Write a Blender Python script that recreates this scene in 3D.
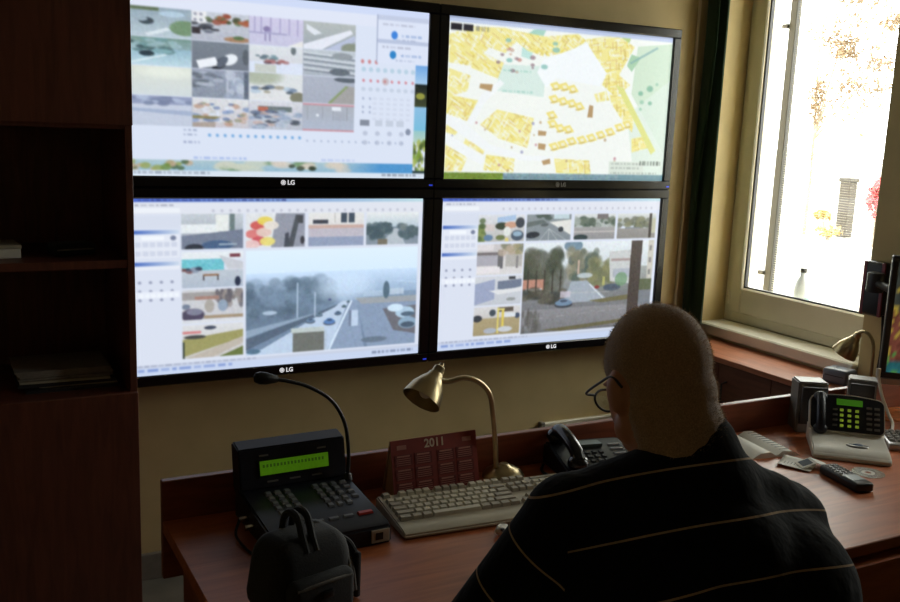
import bpy, bmesh, math, random
import numpy as np
from mathutils import Vector, Matrix, Euler

for _o in list(bpy.data.objects):
    bpy.data.objects.remove(_o, do_unlink=True)
SC = bpy.context.scene
COL = SC.collection
random.seed(7)
RNG = np.random.default_rng(11)

# ------------------------------------------------------------------ camera
cam_d = bpy.data.cameras.new('camera')
cam_d.sensor_width = 36.0
cam_d.lens = 950 / 900 * 36.0
cam_d.clip_start = 0.02
cam = bpy.data.objects.new('camera', cam_d)
COL.objects.link(cam)
def _camera_matrix(pos, yaw, pitch, roll):
    f = Vector((-math.sin(yaw) * math.cos(pitch), math.cos(yaw) * math.cos(pitch), math.sin(pitch)))
    r = Vector((math.cos(yaw), math.sin(yaw), 0))
    u = r.cross(f)
    r2 = r * math.cos(roll) + u * math.sin(roll)
    u2 = u * math.cos(roll) - r * math.sin(roll)
    m = Matrix((r2, u2, -f)).transposed().to_4x4()
    m.translation = pos
    return m
cam.matrix_world = _camera_matrix((-1.6116, -3.0702, 1.5804), -0.496, -0.182, 0.040)
SC.camera = cam

# ------------------------------------------------------------------ world, exposure
world = bpy.data.worlds.new('overcast_sky')
SC.world = world
world.use_nodes = True
_bg = world.node_tree.nodes['Background']
_bg.inputs['Color'].default_value = (1.0, 0.99, 0.95, 1)
_bg.inputs['Strength'].default_value = 12.0
SC.view_settings.view_transform = 'Standard'
SC.view_settings.look = 'None'
SC.view_settings.gamma = 1.0
SC.view_settings.exposure = 0.0
SC.view_settings.use_curve_mapping = False
SC.cycles.use_denoising = True
SC.cycles.max_bounces = 10
SC.cycles.diffuse_bounces = 6
SC.cycles.sample_clamp_indirect = 6.0
# sampling portal in the window opening (emits nothing itself)
_pl = bpy.data.lights.new('window_portal', 'AREA')
_pl.shape = 'RECTANGLE'; _pl.size = 1.18; _pl.size_y = 1.6
_pl.cycles.is_portal = True
portal = bpy.data.objects.new('window_portal', _pl)
COL.objects.link(portal)
portal.location = (1.80, -0.27, 1.60)
portal.rotation_euler = (math.radians(90), 0, math.radians(90))

_p2 = bpy.data.lights.new('window_portal', 'AREA'); _p2.shape = 'RECTANGLE'; _p2.size = .48; _p2.size_y = 1.6; _p2.cycles.is_portal = True
portal2 = bpy.data.objects.new('window_portal', _p2); COL.objects.link(portal2)
portal2.location = (1.80, -1.66, 1.60); portal2.rotation_euler = portal.rotation_euler

# ------------------------------------------------------------------ materials
MATS = {}
def rgb(r, g, b):
    f = lambda c: (c / 255 / 12.92) if c / 255 <= 0.04045 else ((c / 255 + 0.055) / 1.055) ** 2.4
    return (f(r), f(g), f(b), 1)

def mat(name, col, rough=0.5, metal=0.0, var=0.12, scale=30.0, bump=0.0, sheen=0.0, coat=0.0, emit=0.0, spec=0.5, stretch=(1, 1, 1)):
    """Principled material whose colour is gently mottled by object-space noise."""
    if name in MATS:
        return MATS[name]
    m = bpy.data.materials.new(name); m.use_nodes = True
    nt = m.node_tree; b = nt.nodes['Principled BSDF']
    tc = nt.nodes.new('ShaderNodeTexCoord')
    mp = nt.nodes.new('ShaderNodeMapping'); mp.inputs['Scale'].default_value = stretch
    nz = nt.nodes.new('ShaderNodeTexNoise'); nz.inputs['Scale'].default_value = scale; nz.inputs['Detail'].default_value = 4
    rp = nt.nodes.new('ShaderNodeValToRGB')
    lo = tuple(c * (1 - var) for c in col[:3]) + (1,); hi = tuple(min(1, c * (1 + var)) for c in col[:3]) + (1,)
    rp.color_ramp.elements[0].position = 0.3; rp.color_ramp.elements[1].position = 0.7
    rp.color_ramp.elements[0].color = lo; rp.color_ramp.elements[1].color = hi
    nt.links.new(tc.outputs['Object'], mp.inputs['Vector']); nt.links.new(mp.outputs['Vector'], nz.inputs['Vector'])
    nt.links.new(nz.outputs['Fac'], rp.inputs['Fac']); nt.links.new(rp.outputs['Color'], b.inputs['Base Color'])
    b.inputs['Roughness'].default_value = rough; b.inputs['Metallic'].default_value = metal
    b.inputs['Specular IOR Level'].default_value = spec
    b.inputs['Sheen Weight'].default_value = sheen; b.inputs['Coat Weight'].default_value = coat
    if emit:
        nt.links.new(rp.outputs['Color'], b.inputs['Emission Color']); b.inputs['Emission Strength'].default_value = emit
    if bump:
        bp = nt.nodes.new('ShaderNodeBump'); bp.inputs['Strength'].default_value = bump; bp.inputs['Distance'].default_value = 0.002
        nt.links.new(nz.outputs['Fac'], bp.inputs['Height']); nt.links.new(bp.outputs['Normal'], b.inputs['Normal'])
    MATS[name] = m
    return m

def wood(name, c1, c2, rough=0.4, stretch=(1.5, 14, 14), coat=0.0):
    if name in MATS:
        return MATS[name]
    m = bpy.data.materials.new(name); m.use_nodes = True
    nt = m.node_tree; b = nt.nodes['Principled BSDF']
    tc = nt.nodes.new('ShaderNodeTexCoord'); mp = nt.nodes.new('ShaderNodeMapping')
    mp.inputs['Scale'].default_value = stretch
    nz = nt.nodes.new('ShaderNodeTexNoise'); nz.inputs['Scale'].default_value = 3.0; nz.inputs['Detail'].default_value = 8; nz.inputs['Distortion'].default_value = 1.2
    rp = nt.nodes.new('ShaderNodeValToRGB')
    rp.color_ramp.elements[0].position = 0.32; rp.color_ramp.elements[1].position = 0.68
    rp.color_ramp.elements[0].color = c1; rp.color_ramp.elements[1].color = c2
    nt.links.new(tc.outputs['Object'], mp.inputs['Vector']); nt.links.new(mp.outputs['Vector'], nz.inputs['Vector'])
    nt.links.new(nz.outputs['Fac'], rp.inputs['Fac']); nt.links.new(rp.outputs['Color'], b.inputs['Base Color'])
    b.inputs['Roughness'].default_value = rough; b.inputs['Coat Weight'].default_value = coat
    MATS[name] = m
    return m

def attr_mat(name, attr, emit=1.0, rough=0.3):
    m = bpy.data.materials.new(name); m.use_nodes = True
    nt = m.node_tree; b = nt.nodes['Principled BSDF']
    at = nt.nodes.new('ShaderNodeAttribute'); at.attribute_name = attr
    b.inputs['Base Color'].default_value = (0.01, 0.01, 0.012, 1)
    b.inputs['Roughness'].default_value = rough
    nt.links.new(at.outputs['Color'], b.inputs['Emission Color']); b.inputs['Emission Strength'].default_value = emit
    return m

def glass_mat():
    m = bpy.data.materials.new('clear_glass'); m.use_nodes = True
    nt = m.node_tree; nt.nodes.clear()
    o = nt.nodes.new('ShaderNodeOutputMaterial'); mx = nt.nodes.new('ShaderNodeMixShader')
    t = nt.nodes.new('ShaderNodeBsdfTransparent'); t.inputs['Color'].default_value = (0.93, 0.95, 0.93, 1)
    g = nt.nodes.new('ShaderNodeBsdfGlossy'); g.inputs['Roughness'].default_value = 0.03
    mx.inputs['Fac'].default_value = 0.06
    nt.links.new(t.outputs[0], mx.inputs[1]); nt.links.new(g.outputs[0], mx.inputs[2]); nt.links.new(mx.outputs[0], o.inputs[0])
    return m

M_WALL = mat('wall_cream_paint', rgb(203, 184, 138), 0.85, var=0.05, scale=8, bump=0.08)
M_CEIL = mat('ceiling_white_paint', rgb(188, 180, 160), 0.9, var=0.03, scale=6)
M_FLOOR = mat('floor_grey_linoleum', rgb(112, 108, 100), 0.5, var=0.15, scale=12)
M_TILE = mat('baseboard_grey_tile', rgb(128, 124, 116), 0.45, var=0.1, scale=20)
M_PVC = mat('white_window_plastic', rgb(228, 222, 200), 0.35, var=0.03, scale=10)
M_SILL = mat('white_sill', rgb(232, 228, 214), 0.3, var=0.03, scale=10)
M_CAB = wood('dark_cabinet_veneer', rgb(88, 47, 34), rgb(112, 62, 46), 0.45, (14, 14, 1.5))
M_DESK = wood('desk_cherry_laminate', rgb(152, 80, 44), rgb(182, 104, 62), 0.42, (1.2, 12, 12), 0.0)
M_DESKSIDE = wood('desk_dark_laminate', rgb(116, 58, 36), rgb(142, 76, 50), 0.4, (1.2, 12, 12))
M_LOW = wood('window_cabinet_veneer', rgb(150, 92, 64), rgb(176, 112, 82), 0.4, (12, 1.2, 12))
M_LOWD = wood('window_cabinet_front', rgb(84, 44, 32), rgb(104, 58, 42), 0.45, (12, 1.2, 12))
M_BLACK = mat('black_plastic', rgb(20, 20, 22), 0.38, var=0.1)
M_GLOSSBLK = mat('glossy_black_bezel', rgb(13, 12, 15), 0.22, var=0.1)
M_GREYP = mat('grey_plastic', rgb(122, 119, 115), 0.45, var=0.06)
M_DKGREY = mat('dark_grey_plastic', rgb(44, 44, 48), 0.45, var=0.08)
M_NAVY = mat('blue_black_plastic', rgb(26, 29, 40), 0.4, var=0.08)
M_BEIGE = mat('beige_keyboard_plastic', rgb(196, 188, 168), 0.5, var=0.03)
M_KEY = mat('beige_key_plastic', rgb(206, 199, 180), 0.5, var=0.03)
M_KEYG = mat('dusty_grey_key', rgb(172, 163, 146), 0.5, var=0.03)
M_WHITEP = mat('off_white_plastic', rgb(228, 225, 217), 0.35, var=0.03)
M_SILVER = mat('silver_plastic', rgb(170, 170, 172), 0.3, 0.6, var=0.04)
M_CHROME = mat('brushed_steel', rgb(200, 198, 192), 0.25, 1.0, var=0.04)
M_BRASS = mat('antique_brass', rgb(180, 164, 128), 0.3, 1.0, var=0.12, scale=14)
M_PAPER = mat('white_paper', rgb(228, 226, 218), 0.8, var=0.03)
M_PAPERG = mat('aged_paper', rgb(176, 168, 150), 0.8, var=0.08)
M_RED = mat('red_button', rgb(190, 50, 34), 0.4, var=0.05)
M_CALRED = mat('calendar_maroon_card', rgb(138, 54, 48), 0.6, var=0.12)
M_CALRED2 = mat('calendar_panel_maroon', rgb(112, 42, 40), 0.6, var=0.3, scale=140, stretch=(0.3, 1, 2.5))
M_CALTXT = mat('calendar_silver_print', rgb(214, 196, 176), 0.5, var=0.05)
M_CARD = mat('cream_cardboard', rgb(206, 170, 130), 0.7, var=0.06)
M_LCD = mat('green_lit_display', rgb(92, 150, 20), 0.4, var=0.10, scale=160, stretch=(1, 0.2, 1), emit=.26)
M_LCD2 = mat('dim_green_lit_display', rgb(66, 128, 26), 0.4, var=0.05, emit=.35)
M_GKEY = mat('green_backlit_key', rgb(140, 165, 50), 0.4, var=0.05, emit=.35)
M_FABBAG = mat('black_bag_nylon', rgb(25, 24, 26), 0.8, var=0.25, scale=300, bump=0.3, sheen=0.1)
M_BAGTRIM = mat('grey_bag_trim', rgb(92, 87, 82), 0.75, var=0.2, scale=300)
M_CURT = mat('dark_green_curtain', rgb(20, 56, 32), 0.85, var=0.2, scale=80, sheen=0.2, stretch=(1, 1, 0.05))
M_SKIN = mat('skin', rgb(198, 140, 112), 0.5, var=0.06, scale=40)
M_HAIR = mat('grey_brown_stubble', rgb(168, 136, 106), 0.8, var=0.3, scale=420, bump=0.6, sheen=0.8)
M_TROUS = mat('dark_trousers', rgb(26, 28, 36), 0.85, var=0.15, scale=200)
M_SHOE = mat('black_shoe_leather', rgb(18, 16, 15), 0.35)
M_CHAIRF = mat('charcoal_chair_fabric', rgb(34, 34, 38), 0.9, var=0.2, scale=200)
M_GLASS = glass_mat()

# ------------------------------------------------------------------ mesh helpers
def box(bm, lo, hi, bev=0.0, seg=1, mtx=None):
    lo = Vector(lo); hi = Vector(hi)
    r = bmesh.ops.create_cube(bm, size=1.0)
    vs = r['verts']
    for v in vs:
        v.co = Vector(((v.co.x + .5) * (hi.x - lo.x) + lo.x, (v.co.y + .5) * (hi.y - lo.y) + lo.y, (v.co.z + .5) * (hi.z - lo.z) + lo.z))
    if mtx is not None:
        for v in vs:
            v.co = mtx @ v.co
    if bev > 0:
        es = list({e for v in vs for e in v.link_edges})
        bmesh.ops.bevel(bm, geom=es, offset=bev, segments=seg, profile=0.5, affect='EDGES', clamp_overlap=True)
    return bm

def B():
    return bmesh.new()

def boxes(*items):
    bm = B()
    for it in items:
        box(bm, it[0], it[1], it[2] if len(it) > 2 else 0.0)
    return bm

def prism(bm, poly, axis, a, b):
    """extrude a 2D polygon along an axis ('x','y','z') from a to b"""
    def P(u, v, w):
        return {'x': (w, u, v), 'y': (u, w, v), 'z': (u, v, w)}[axis]
    va = [bm.verts.new(P(u, v, a)) for u, v in poly]; vb = [bm.verts.new(P(u, v, b)) for u, v in poly]
    n = len(poly)
    bm.faces.new(va); bm.faces.new(vb[::-1])
    for i in range(n):
        bm.faces.new((va[i], vb[i], vb[(i + 1) % n], va[(i + 1) % n]))
    bmesh.ops.recalc_face_normals(bm, faces=bm.faces[:])
    return bm

def catmull(pts, n=8):
    pts = [Vector(p) for p in pts]
    if len(pts) < 3:
        return pts
    out = []
    P = [pts[0] * 2 - pts[1]] + pts + [pts[-1] * 2 - pts[-2]]
    for i in range(1, len(P) - 2):
        for k in range(n):
            t = k / n; a, b, c, d = P[i - 1], P[i], P[i + 1], P[i + 2]
            out.append(0.5 * ((2 * b) + (c - a) * t + (2 * a - 5 * b + 4 * c - d) * t * t + (3 * b - a - 3 * c + d) * t ** 3))
    out.append(pts[-1])
    return out

def tube(bm, pts, r, n=10, smooth=0):
    pts = catmull(pts, smooth) if smooth else [Vector(p) for p in pts]
    rs = r if isinstance(r, (list, tuple)) else [r] * len(pts)
    if len(rs) != len(pts):
        rs = [rs[0] + (rs[-1] - rs[0]) * i / (len(pts) - 1) for i in range(len(pts))]
    up = Vector((0, 0, 1)); rings = []
    t0 = (pts[1] - pts[0]).normalized()
    if abs(t0.dot(up)) > 0.95:
        up = Vector((1, 0, 0))
    side = t0.cross(up).normalized()
    for i, p in enumerate(pts):
        t = (pts[min(i + 1, len(pts) - 1)] - pts[max(i - 1, 0)]).normalized()
        side = (side - t * side.dot(t)).normalized(); nn = t.cross(side)
        rings.append([bm.verts.new(p + (side * math.cos(2 * math.pi * k / n) + nn * math.sin(2 * math.pi * k / n)) * rs[i]) for k in range(n)])
    for a, b in zip(rings, rings[1:]):
        for k in range(n):
            bm.faces.new((a[k], a[(k + 1) % n], b[(k + 1) % n], b[k]))
    bm.faces.new(rings[0][::-1]); bm.faces.new(rings[-1])
    bmesh.ops.recalc_face_normals(bm, faces=bm.faces[:])
    return bm

def lathe(bm, prof, n=28, mtx=None):
    """revolve (r, z) profile about z"""
    rings = []
    for r, z in prof:
        if r < 1e-6:
            rings.append([bm.verts.new((0, 0, z))])
        else:
            rings.append([bm.verts.new((r * math.cos(2 * math.pi * k / n), r * math.sin(2 * math.pi * k / n), z)) for k in range(n)])
    new = [v for r in rings for v in r]
    for a, b in zip(rings, rings[1:]):
        for k in range(n):
            k2 = (k + 1) % n
            if len(a) == 1 and len(b) == 1: continue
            if len(a) == 1: bm.faces.new((a[0], b[k2], b[k]))
            elif len(b) == 1: bm.faces.new((a[k], a[k2], b[0]))
            else: bm.faces.new((a[k], a[k2], b[k2], b[k]))
    if mtx is not None:
        for v in new: v.co = mtx @ v.co
    bmesh.ops.recalc_face_normals(bm, faces=bm.faces[:])
    return bm

def ellipsoid(bm, c, rad, rot=None, u=20, v=14):
    r = bmesh.ops.create_uvsphere(bm, u_segments=u, v_segments=v, radius=1.0)
    for vt in r['verts']:
        q = Vector((vt.co.x * rad[0], vt.co.y * rad[1], vt.co.z * rad[2]))
        if rot is not None: q = rot @ q
        vt.co = q + Vector(c)
    return bm

def obj(name, bm, m, parent=None, smooth=False, loc=None, rot=None):
    me = bpy.data.meshes.new(name); bm.to_mesh(me); bm.free()
    return obj_me(name, me, m, parent, smooth, loc, rot)

def obj_me(name, me, m, parent=None, smooth=False, loc=None, rot=None):
    if m is not None and len(me.materials) == 0: me.materials.append(m)
    if smooth:
        me.polygons.foreach_set('use_smooth', [True] * len(me.polygons))
        if smooth != 'all':
            me.set_sharp_from_angle(angle=math.radians(40))
    o = bpy.data.objects.new(name, me); COL.objects.link(o)
    if parent is not None: o.parent = parent
    if loc is not None: o.location = loc
    if rot is not None: o.rotation_euler = rot
    return o

def thing(name, label, cat, loc=(0, 0, 0), rotz=0.0, group=None, rot=None):
    o = bpy.data.objects.new(name, None); COL.objects.link(o)
    o.empty_display_size = 0.05
    o.location = loc; o.rotation_euler = rot if rot is not None else (0, 0, rotz)
    tag(o, label, cat, group)
    return o

def tag(o, label, cat, group=None, kind=None):
    o['label'] = label; o['category'] = cat
    if group: o['group'] = group
    if kind: o['kind'] = kind
    return o

def struct(name, bm, m, label=None, parent=None):
    o = obj(name, bm, m, parent)
    if parent is None: o['kind'] = 'structure'
    if label: o['label'] = label
    return o

def copy_tree(o, parent=None):
    c = o.copy(); COL.objects.link(c); c.parent = parent
    for ch in list(o.children): copy_tree(ch, c)
    return c

def text_mesh(body, size, extrude=0.0005, bold=0.0):
    cu = bpy.data.curves.new('lettering', 'FONT'); cu.body = body; cu.size = size; cu.extrude = extrude; cu.offset = bold
    cu.align_x = 'CENTER'; cu.align_y = 'CENTER'
    t = bpy.data.objects.new('lettering', cu); COL.objects.link(t)
    dg = bpy.context.evaluated_depsgraph_get()
    me = bpy.data.meshes.new_from_object(t.evaluated_get(dg))
    bpy.data.objects.remove(t, do_unlink=True)
    me.materials.clear()
    return me

def union_mesh(name, shapes, voxel, smooth_it=4, factor=0.5):
    """voxel union of tapered capsules ('c',p,q,r1,r2) and ellipsoids ('e',centre,radii,rotation) -> one continuous mesh"""
    bm = B()
    for s in shapes:
        if s[0] == 'c':
            _, p, q, r1, r2 = s; p = Vector(p); q = Vector(q)
            L = (q - p).length; d = (q - p).normalized()
            steps = max(2, int(L / (0.35 * max(min(r1, r2), 0.005))))
            steps = min(steps, 14)
            rot = d.to_track_quat('Z', 'Y').to_matrix()
            prof = [(0, -r1)]
            for k in range(1, 6): a = -math.pi / 2 + k * math.pi / 12; prof.append((r1 * math.cos(a), r1 * math.sin(a)))
            for k in range(steps + 1): t = k / steps; prof.append((r1 + (r2 - r1) * t, L * t))
            for k in range(1, 6): a = k * math.pi / 12; prof.append((r2 * math.cos(a), L + r2 * math.sin(a)))
            prof.append((0, L + r2))
            lathe(bm, prof, 18, Matrix.Translation(p) @ rot.to_4x4())
        else:
            ellipsoid(bm, s[1], s[2], s[3] if len(s) > 3 else None, 24, 16)
    me = bpy.data.meshes.new(name); bm.to_mesh(me); bm.free()
    o = bpy.data.objects.new(name, me); COL.objects.link(o)
    rm = o.modifiers.new('r', 'REMESH'); rm.mode = 'VOXEL'; rm.voxel_size = voxel; rm.adaptivity = 0
    if smooth_it:
        sm = o.modifiers.new('s', 'SMOOTH'); sm.iterations = smooth_it; sm.factor = factor
    dg = bpy.context.evaluated_depsgraph_get()
    out = bpy.data.meshes.new_from_object(o.evaluated_get(dg))
    bpy.data.objects.remove(o, do_unlink=True)
    out.materials.clear()
    out.polygons.foreach_set('use_smooth', [True] * len(out.polygons))
    return out

# ================================================================== THE ROOM
XL, XR, YF, YB, ZC = -3.3, 1.40, -4.8, 0.10, 2.75     # room box: left, right face, front (behind the camera), back, ceiling
struct('floor', boxes(((XL - .2, YF - .2, -.10), (1.80, .32, 0))), M_FLOOR, 'grey floor of the room')
struct('ceiling', boxes(((XL - .2, YF - .2, ZC), (1.80, .32, ZC + .12))), M_CEIL, 'white ceiling')
struct('wall_back', boxes(((XL - .2, YB, 0), (1.56, .32, ZC))), M_WALL, 'cream wall behind the four monitors')
struct('wall_left', boxes(((XL - .2, YF, 0), (XL, YB, ZC))), M_WALL, 'cream wall behind the wooden cabinet')
struct('wall_front', boxes(((XL - .2, YF - .2, 0), (1.80, YF, ZC))), M_WALL, 'cream wall facing the monitors')
NY0, NY1, NZ0, NZ1 = -0.745, 0.10, 0.71, 2.34          # window niche
W2A, W2B = -1.90, -1.42                                # opening of an added window, out of view, to brighten the desk
struct('wall_right', boxes(
    ((XR, YF, 0), (1.56, YB, NZ0)), ((1.56, YF, 0), (1.80, .32, .80)),
    ((XR, W2B, NZ0), (1.53, NY0, ZC)), ((1.53, W2B, .80), (1.80, -.86, ZC)), ((1.53, W2B, NZ0), (1.56, -.86, .80)),
    ((XR, YF, NZ0), (1.80, W2A, ZC)), ((XR, W2A, 2.40), (1.80, W2B, ZC)),
    ((XR, NY0, NZ1), (1.53, YB, ZC)), ((1.53, -.86, 2.40), (1.56, YB, ZC)), ((1.56, -.86, 2.40), (1.80, .32, ZC)),
), M_WALL, 'cream wall with the bright window')
struct('baseboard_back', boxes(((-1.14, .082, 0), (1.15, YB, .093), .002)), M_TILE, 'grey skirting along the back wall')
struct('trim_1', boxes(((1.226, .088, .30), (1.238, YB, ZC), .003)), M_PVC, 'thin pale strip running up the back wall')  # narrow pale raised strip reaching up to the ceiling
t2 = struct('trim_2', boxes(((.56, .078, .350), (1.05, YB, .377), .003)), M_PVC, 'pale cable duct low on the back wall')
obj('end_cap', boxes(((.545, .074, .344), (.565, YB, .383), .003)), M_GREYP, t2)
struct('trim_3', boxes(((1.375, NY0 + .004, .712), (1.53, NY1 - .002, .762), .006)), M_SILL, 'white window sill')

# ------------------------------------------------------------------ window
win = bpy.data.objects.new('window_1', None); COL.objects.link(win); win.location = (1.55, -.3, .762)
win['kind'] = 'structure'; win['label'] = 'white plastic window with an insect screen outside'
def wpart(name, bm, m, parent=win, smooth=False):
    bmesh.ops.translate(bm, verts=bm.verts[:], vec=(-1.55, .3, -.762))
    o = obj(name, bm, m, parent, smooth)
    return o
fy0, fy1, fz0, fz1 = -.80, .098, .763, 2.36
wpart('window_frame', boxes(((1.531, fy1 - .05, fz0), (1.60, fy1, fz1), .003), ((1.531, fy0, fz0), (1.60, fy0 + .05, fz1), .003),
      ((1.531, fy0 + .05, fz0), (1.60, fy1 - .05, fz0 + .055), .003), ((1.531, fy0 + .05, fz1 - .05), (1.60, fy1 - .05, fz1), .003)), M_PVC)
sy0, sy1, sz0, sz1 = -.775, .062, .805, 2.33
gy0, gy1, gz0, gz1 = -.68, -.004, .922, 2.24
sash = wpart('window_sash', boxes(((1.520, gy1, sz0), (1.575, sy1, sz1), .006), ((1.520, sy0, sz0), (1.575, gy0, sz1), .006),
      ((1.520, gy0, sz0), (1.575, gy1, gz0), .006), ((1.520, gy0, gz1), (1.575, gy1, sz1), .006)), M_PVC)
wpart('gasket', boxes(((1.535, gy1 - .007, gz0), (1.552, gy1 + .001, gz1)), ((1.535, gy0, gz0 - .001), (1.552, gy1, gz0 + .007)),
      ((1.535, gy0 - .001, gz0), (1.552, gy0 + .007, gz1))), M_DKGREY)
wpart('window_pane', boxes(((1.548, gy0, gz0), (1.551, gy1, gz1))), M_GLASS)
for hz in (.87, 2.2):
    hb = B(); tube(hb, [(1.517, .066, hz - .03), (1.517, .066, hz + .03)], .008, 10)
    wpart('hinge', hb, M_PVC, smooth=True)
M_ALU = mat('grey_screen_frame', rgb(66, 62, 58), 0.5, var=0.05)
wpart('screen_frame', boxes(((1.71, .012, .801), (1.74, .050, 2.398), .002), ((1.71, -.855, .801), (1.74, -.83, 2.398), .002), ((1.71, -.83, .801), (1.74, .012, .825), .002)), M_ALU)
for lz in (.965, 2.06):
    wpart('screen_latch', boxes(((1.70, .048, lz), (1.735, .085, lz + .02), .004)), M_ALU)
sb = B()
for k in range(150):
    z = .83 + k * .0104
    box(sb, (1.7245, -.83, z), (1.7262, .012, z + .0016))
sw = wpart('insect_screen', sb, M_PVC); sw['kind'] = 'stuff'

win2 = bpy.data.objects.new('added_window', None); COL.objects.link(win2); win2.location = (1.55, (W2A + W2B) / 2, .80)  # added window, unseen from the camera, lets in extra daylight
win2['kind'] = 'structure'; win2['label'] = 'unseen white window added in the right wall for more daylight'
def w2part(name, bm, m):
    bmesh.ops.translate(bm, verts=bm.verts[:], vec=(-1.55, -(W2A + W2B) / 2, -.80)); return obj(name, bm, m, win2)
w2part('window_frame', boxes(((1.57, W2A, .801), (1.63, W2A + .09, 2.399), .004), ((1.57, W2B - .09, .801), (1.63, W2B, 2.399), .004), ((1.57, W2A + .09, .801), (1.63, W2B - .09, .90), .004), ((1.57, W2A + .09, 2.31), (1.63, W2B - .09, 2.399), .004)), M_PVC)
w2part('window_pane', boxes(((1.598, W2A + .09, .90), (1.601, W2B - .09, 2.31))), M_GLASS)
w2part('window_ledge', boxes(((1.375, W2A + .003, .712), (1.56, W2B - .003, .80), .006)), M_SILL)

# a bottle standing between the panes
def make_bottle():
    t = thing('plastic_bottle', 'small clear plastic bottle standing between the window panes', 'bottle', (1.655, -.222, .80))
    mb = mat('pale_plastic_bottle', rgb(196, 202, 212), 0.3, var=0.05)
    bm = B(); lathe(bm, [(0, 0), (.030, 0), (.033, .01), (.033, .06), (.030, .07), (.033, .08), (.033, .15), (.026, .18), (.012, .205), (.012, .22), (0, .22)], 20)
    obj('bottle_body', bm, mb, t, True)
    bm = B(); lathe(bm, [(.0335, .05), (.0345, .052), (.0345, .11), (.0335, .112)], 20)
    obj('bottle_label', bm, mat('teal_label', rgb(70, 150, 140), 0.5), t, True)
    bm = B(); lathe(bm, [(0, .222), (.014, .22), (.014, .238), (0, .239)], 16)
    obj('bottle_cap', bm, M_DKGREY, t, True)
make_bottle()

# ------------------------------------------------------------------ outdoors
struct('ground_outside', boxes(((1.80, -40, .2), (60, 60, .38))), mat('pale_gravel', rgb(150, 146, 138), 0.9, var=0.1, scale=2), 'pale sunlit ground outside the window')
M_BARK = mat('grey_bark', rgb(140, 128, 112), 0.9, var=0.25, scale=20)
def leaf_mesh(n, blobs, size, seed):
    rg = np.random.default_rng(seed); vs = []; fs = []
    for i in range(n):
        cx, cy, cz, rx, ry, rz = blobs[i % len(blobs)]
        d = rg.normal(size=3); d /= np.linalg.norm(d); rr = rg.random() ** .45
        c = np.array([cx, cy, cz]) + d * rr * np.array([rx, ry, rz])
        a = rg.normal(size=3); a /= np.linalg.norm(a); b = np.cross(a, rg.normal(size=3)); b /= np.linalg.norm(b)
        s = size * (.6 + .8 * rg.random()); k = len(vs)
        vs += [tuple(c - a * s), tuple(c + b * s * .5 + np.cross(a, b) * s * .15), tuple(c + a * s), tuple(c - b * s * .5 + np.cross(a, b) * s * .15)]
        fs.append((k, k + 1, k + 2, k + 3))
    me = bpy.data.meshes.new('leaves'); me.from_pydata(vs, [], fs); return me
def tree(label, base, h, blobs, n, size, colr, seed):
    t = thing('autumn_tree', label, 'tree', base)
    bm = B(); tube(bm, [(0, 0, 0), (.03, .02, h * .4), (-.02, .05, h)], [.022, .010], 8, 5)
    for bx, by, bz, *_ in blobs:
        tube(bm, [(0, .02, min(h * .5, bz * .6)), (bx * .5, by * .5, bz * .8), (bx, by, bz)], [.008, .004], 6, 4)
    obj('trunk', bm, M_BARK, t, True)
    o = obj_me('foliage', leaf_mesh(n, blobs, size, seed), mat('leaf_' + str(seed), colr, 0.7, var=0.35, scale=3), t); o['kind'] = 'stuff'
tree('slender tree with sparse brown autumn leaves outside the window', (8.2, 5.55, .38), 2.4, [(0, -.53, 2.9, .2, .34, .14), (0, -.2, 2.55, .3, .5, .22), (.1, -.94, 2.59, .2, .2, .10), (0, -.28, 2.40, .2, .25, .09), (0, -.33, 2.26, .2, .2, .07), (0, -.86, 2.12, .2, .25, .10), (0, -.61, 1.87, .2, .45, .10), (0, .02, 1.72, .12, .10, .30), (0, -.6, 2.6, .3, .6, .45), (0, -.4, 1.6, .2, .6, .4), (0, -.5, 2.2, .3, .7, .6), (0, -.6, 1.95, .3, .65, .5), (0, -.02, 1.65, .12, .08, .3)], 2600, .026, rgb(128, 104, 78), 21)
def shrub(label, base, blobs, n, size, colr, seed):
    t = thing('shrub', label, 'shrub', base)
    bm = B()
    for bx, by, bz, *_ in blobs: tube(bm, [(0, 0, 0), (bx * .6, by * .6, bz * .5), (bx, by, bz)], [.02, .006], 6, 4)
    obj('stem', bm, M_BARK, t, True)
    o = obj_me('foliage', leaf_mesh(n, blobs, size, seed), mat('leaf_' + str(seed), colr, 0.7, var=0.35, scale=3), t); o['kind'] = 'stuff'
shrub('low yellowing shrub on the ground outside the window', (8.0, 5.0, .38), [(0, 0, .12, .15, .2, .09), (0, .12, .3, .1, .14, .06)], 160, .04, rgb(170, 148, 92), 22)
shrub('red flowering shrub at the edge of the window view', (8.0, 4.36, .38), [(0, 0, .55, .12, .12, .22), (0, -.1, .75, .1, .1, .1)], 320, .045, rgb(190, 84, 90), 23)
t = thing('gate_post', 'grey post standing on the ground outside the window', 'post', (8.6, 5.27, .38))
obj('post_shaft', boxes(((-.07, -.08, 0), (.07, .08, .70), .01)), mat('grey_concrete', rgb(74, 68, 62), 0.9), t)
obj('post_cap', boxes(((-.085, -.095, .70), (.085, .095, .75), .01)), mat('grey_concrete', rgb(74, 68, 62), 0.9), t)

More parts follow.
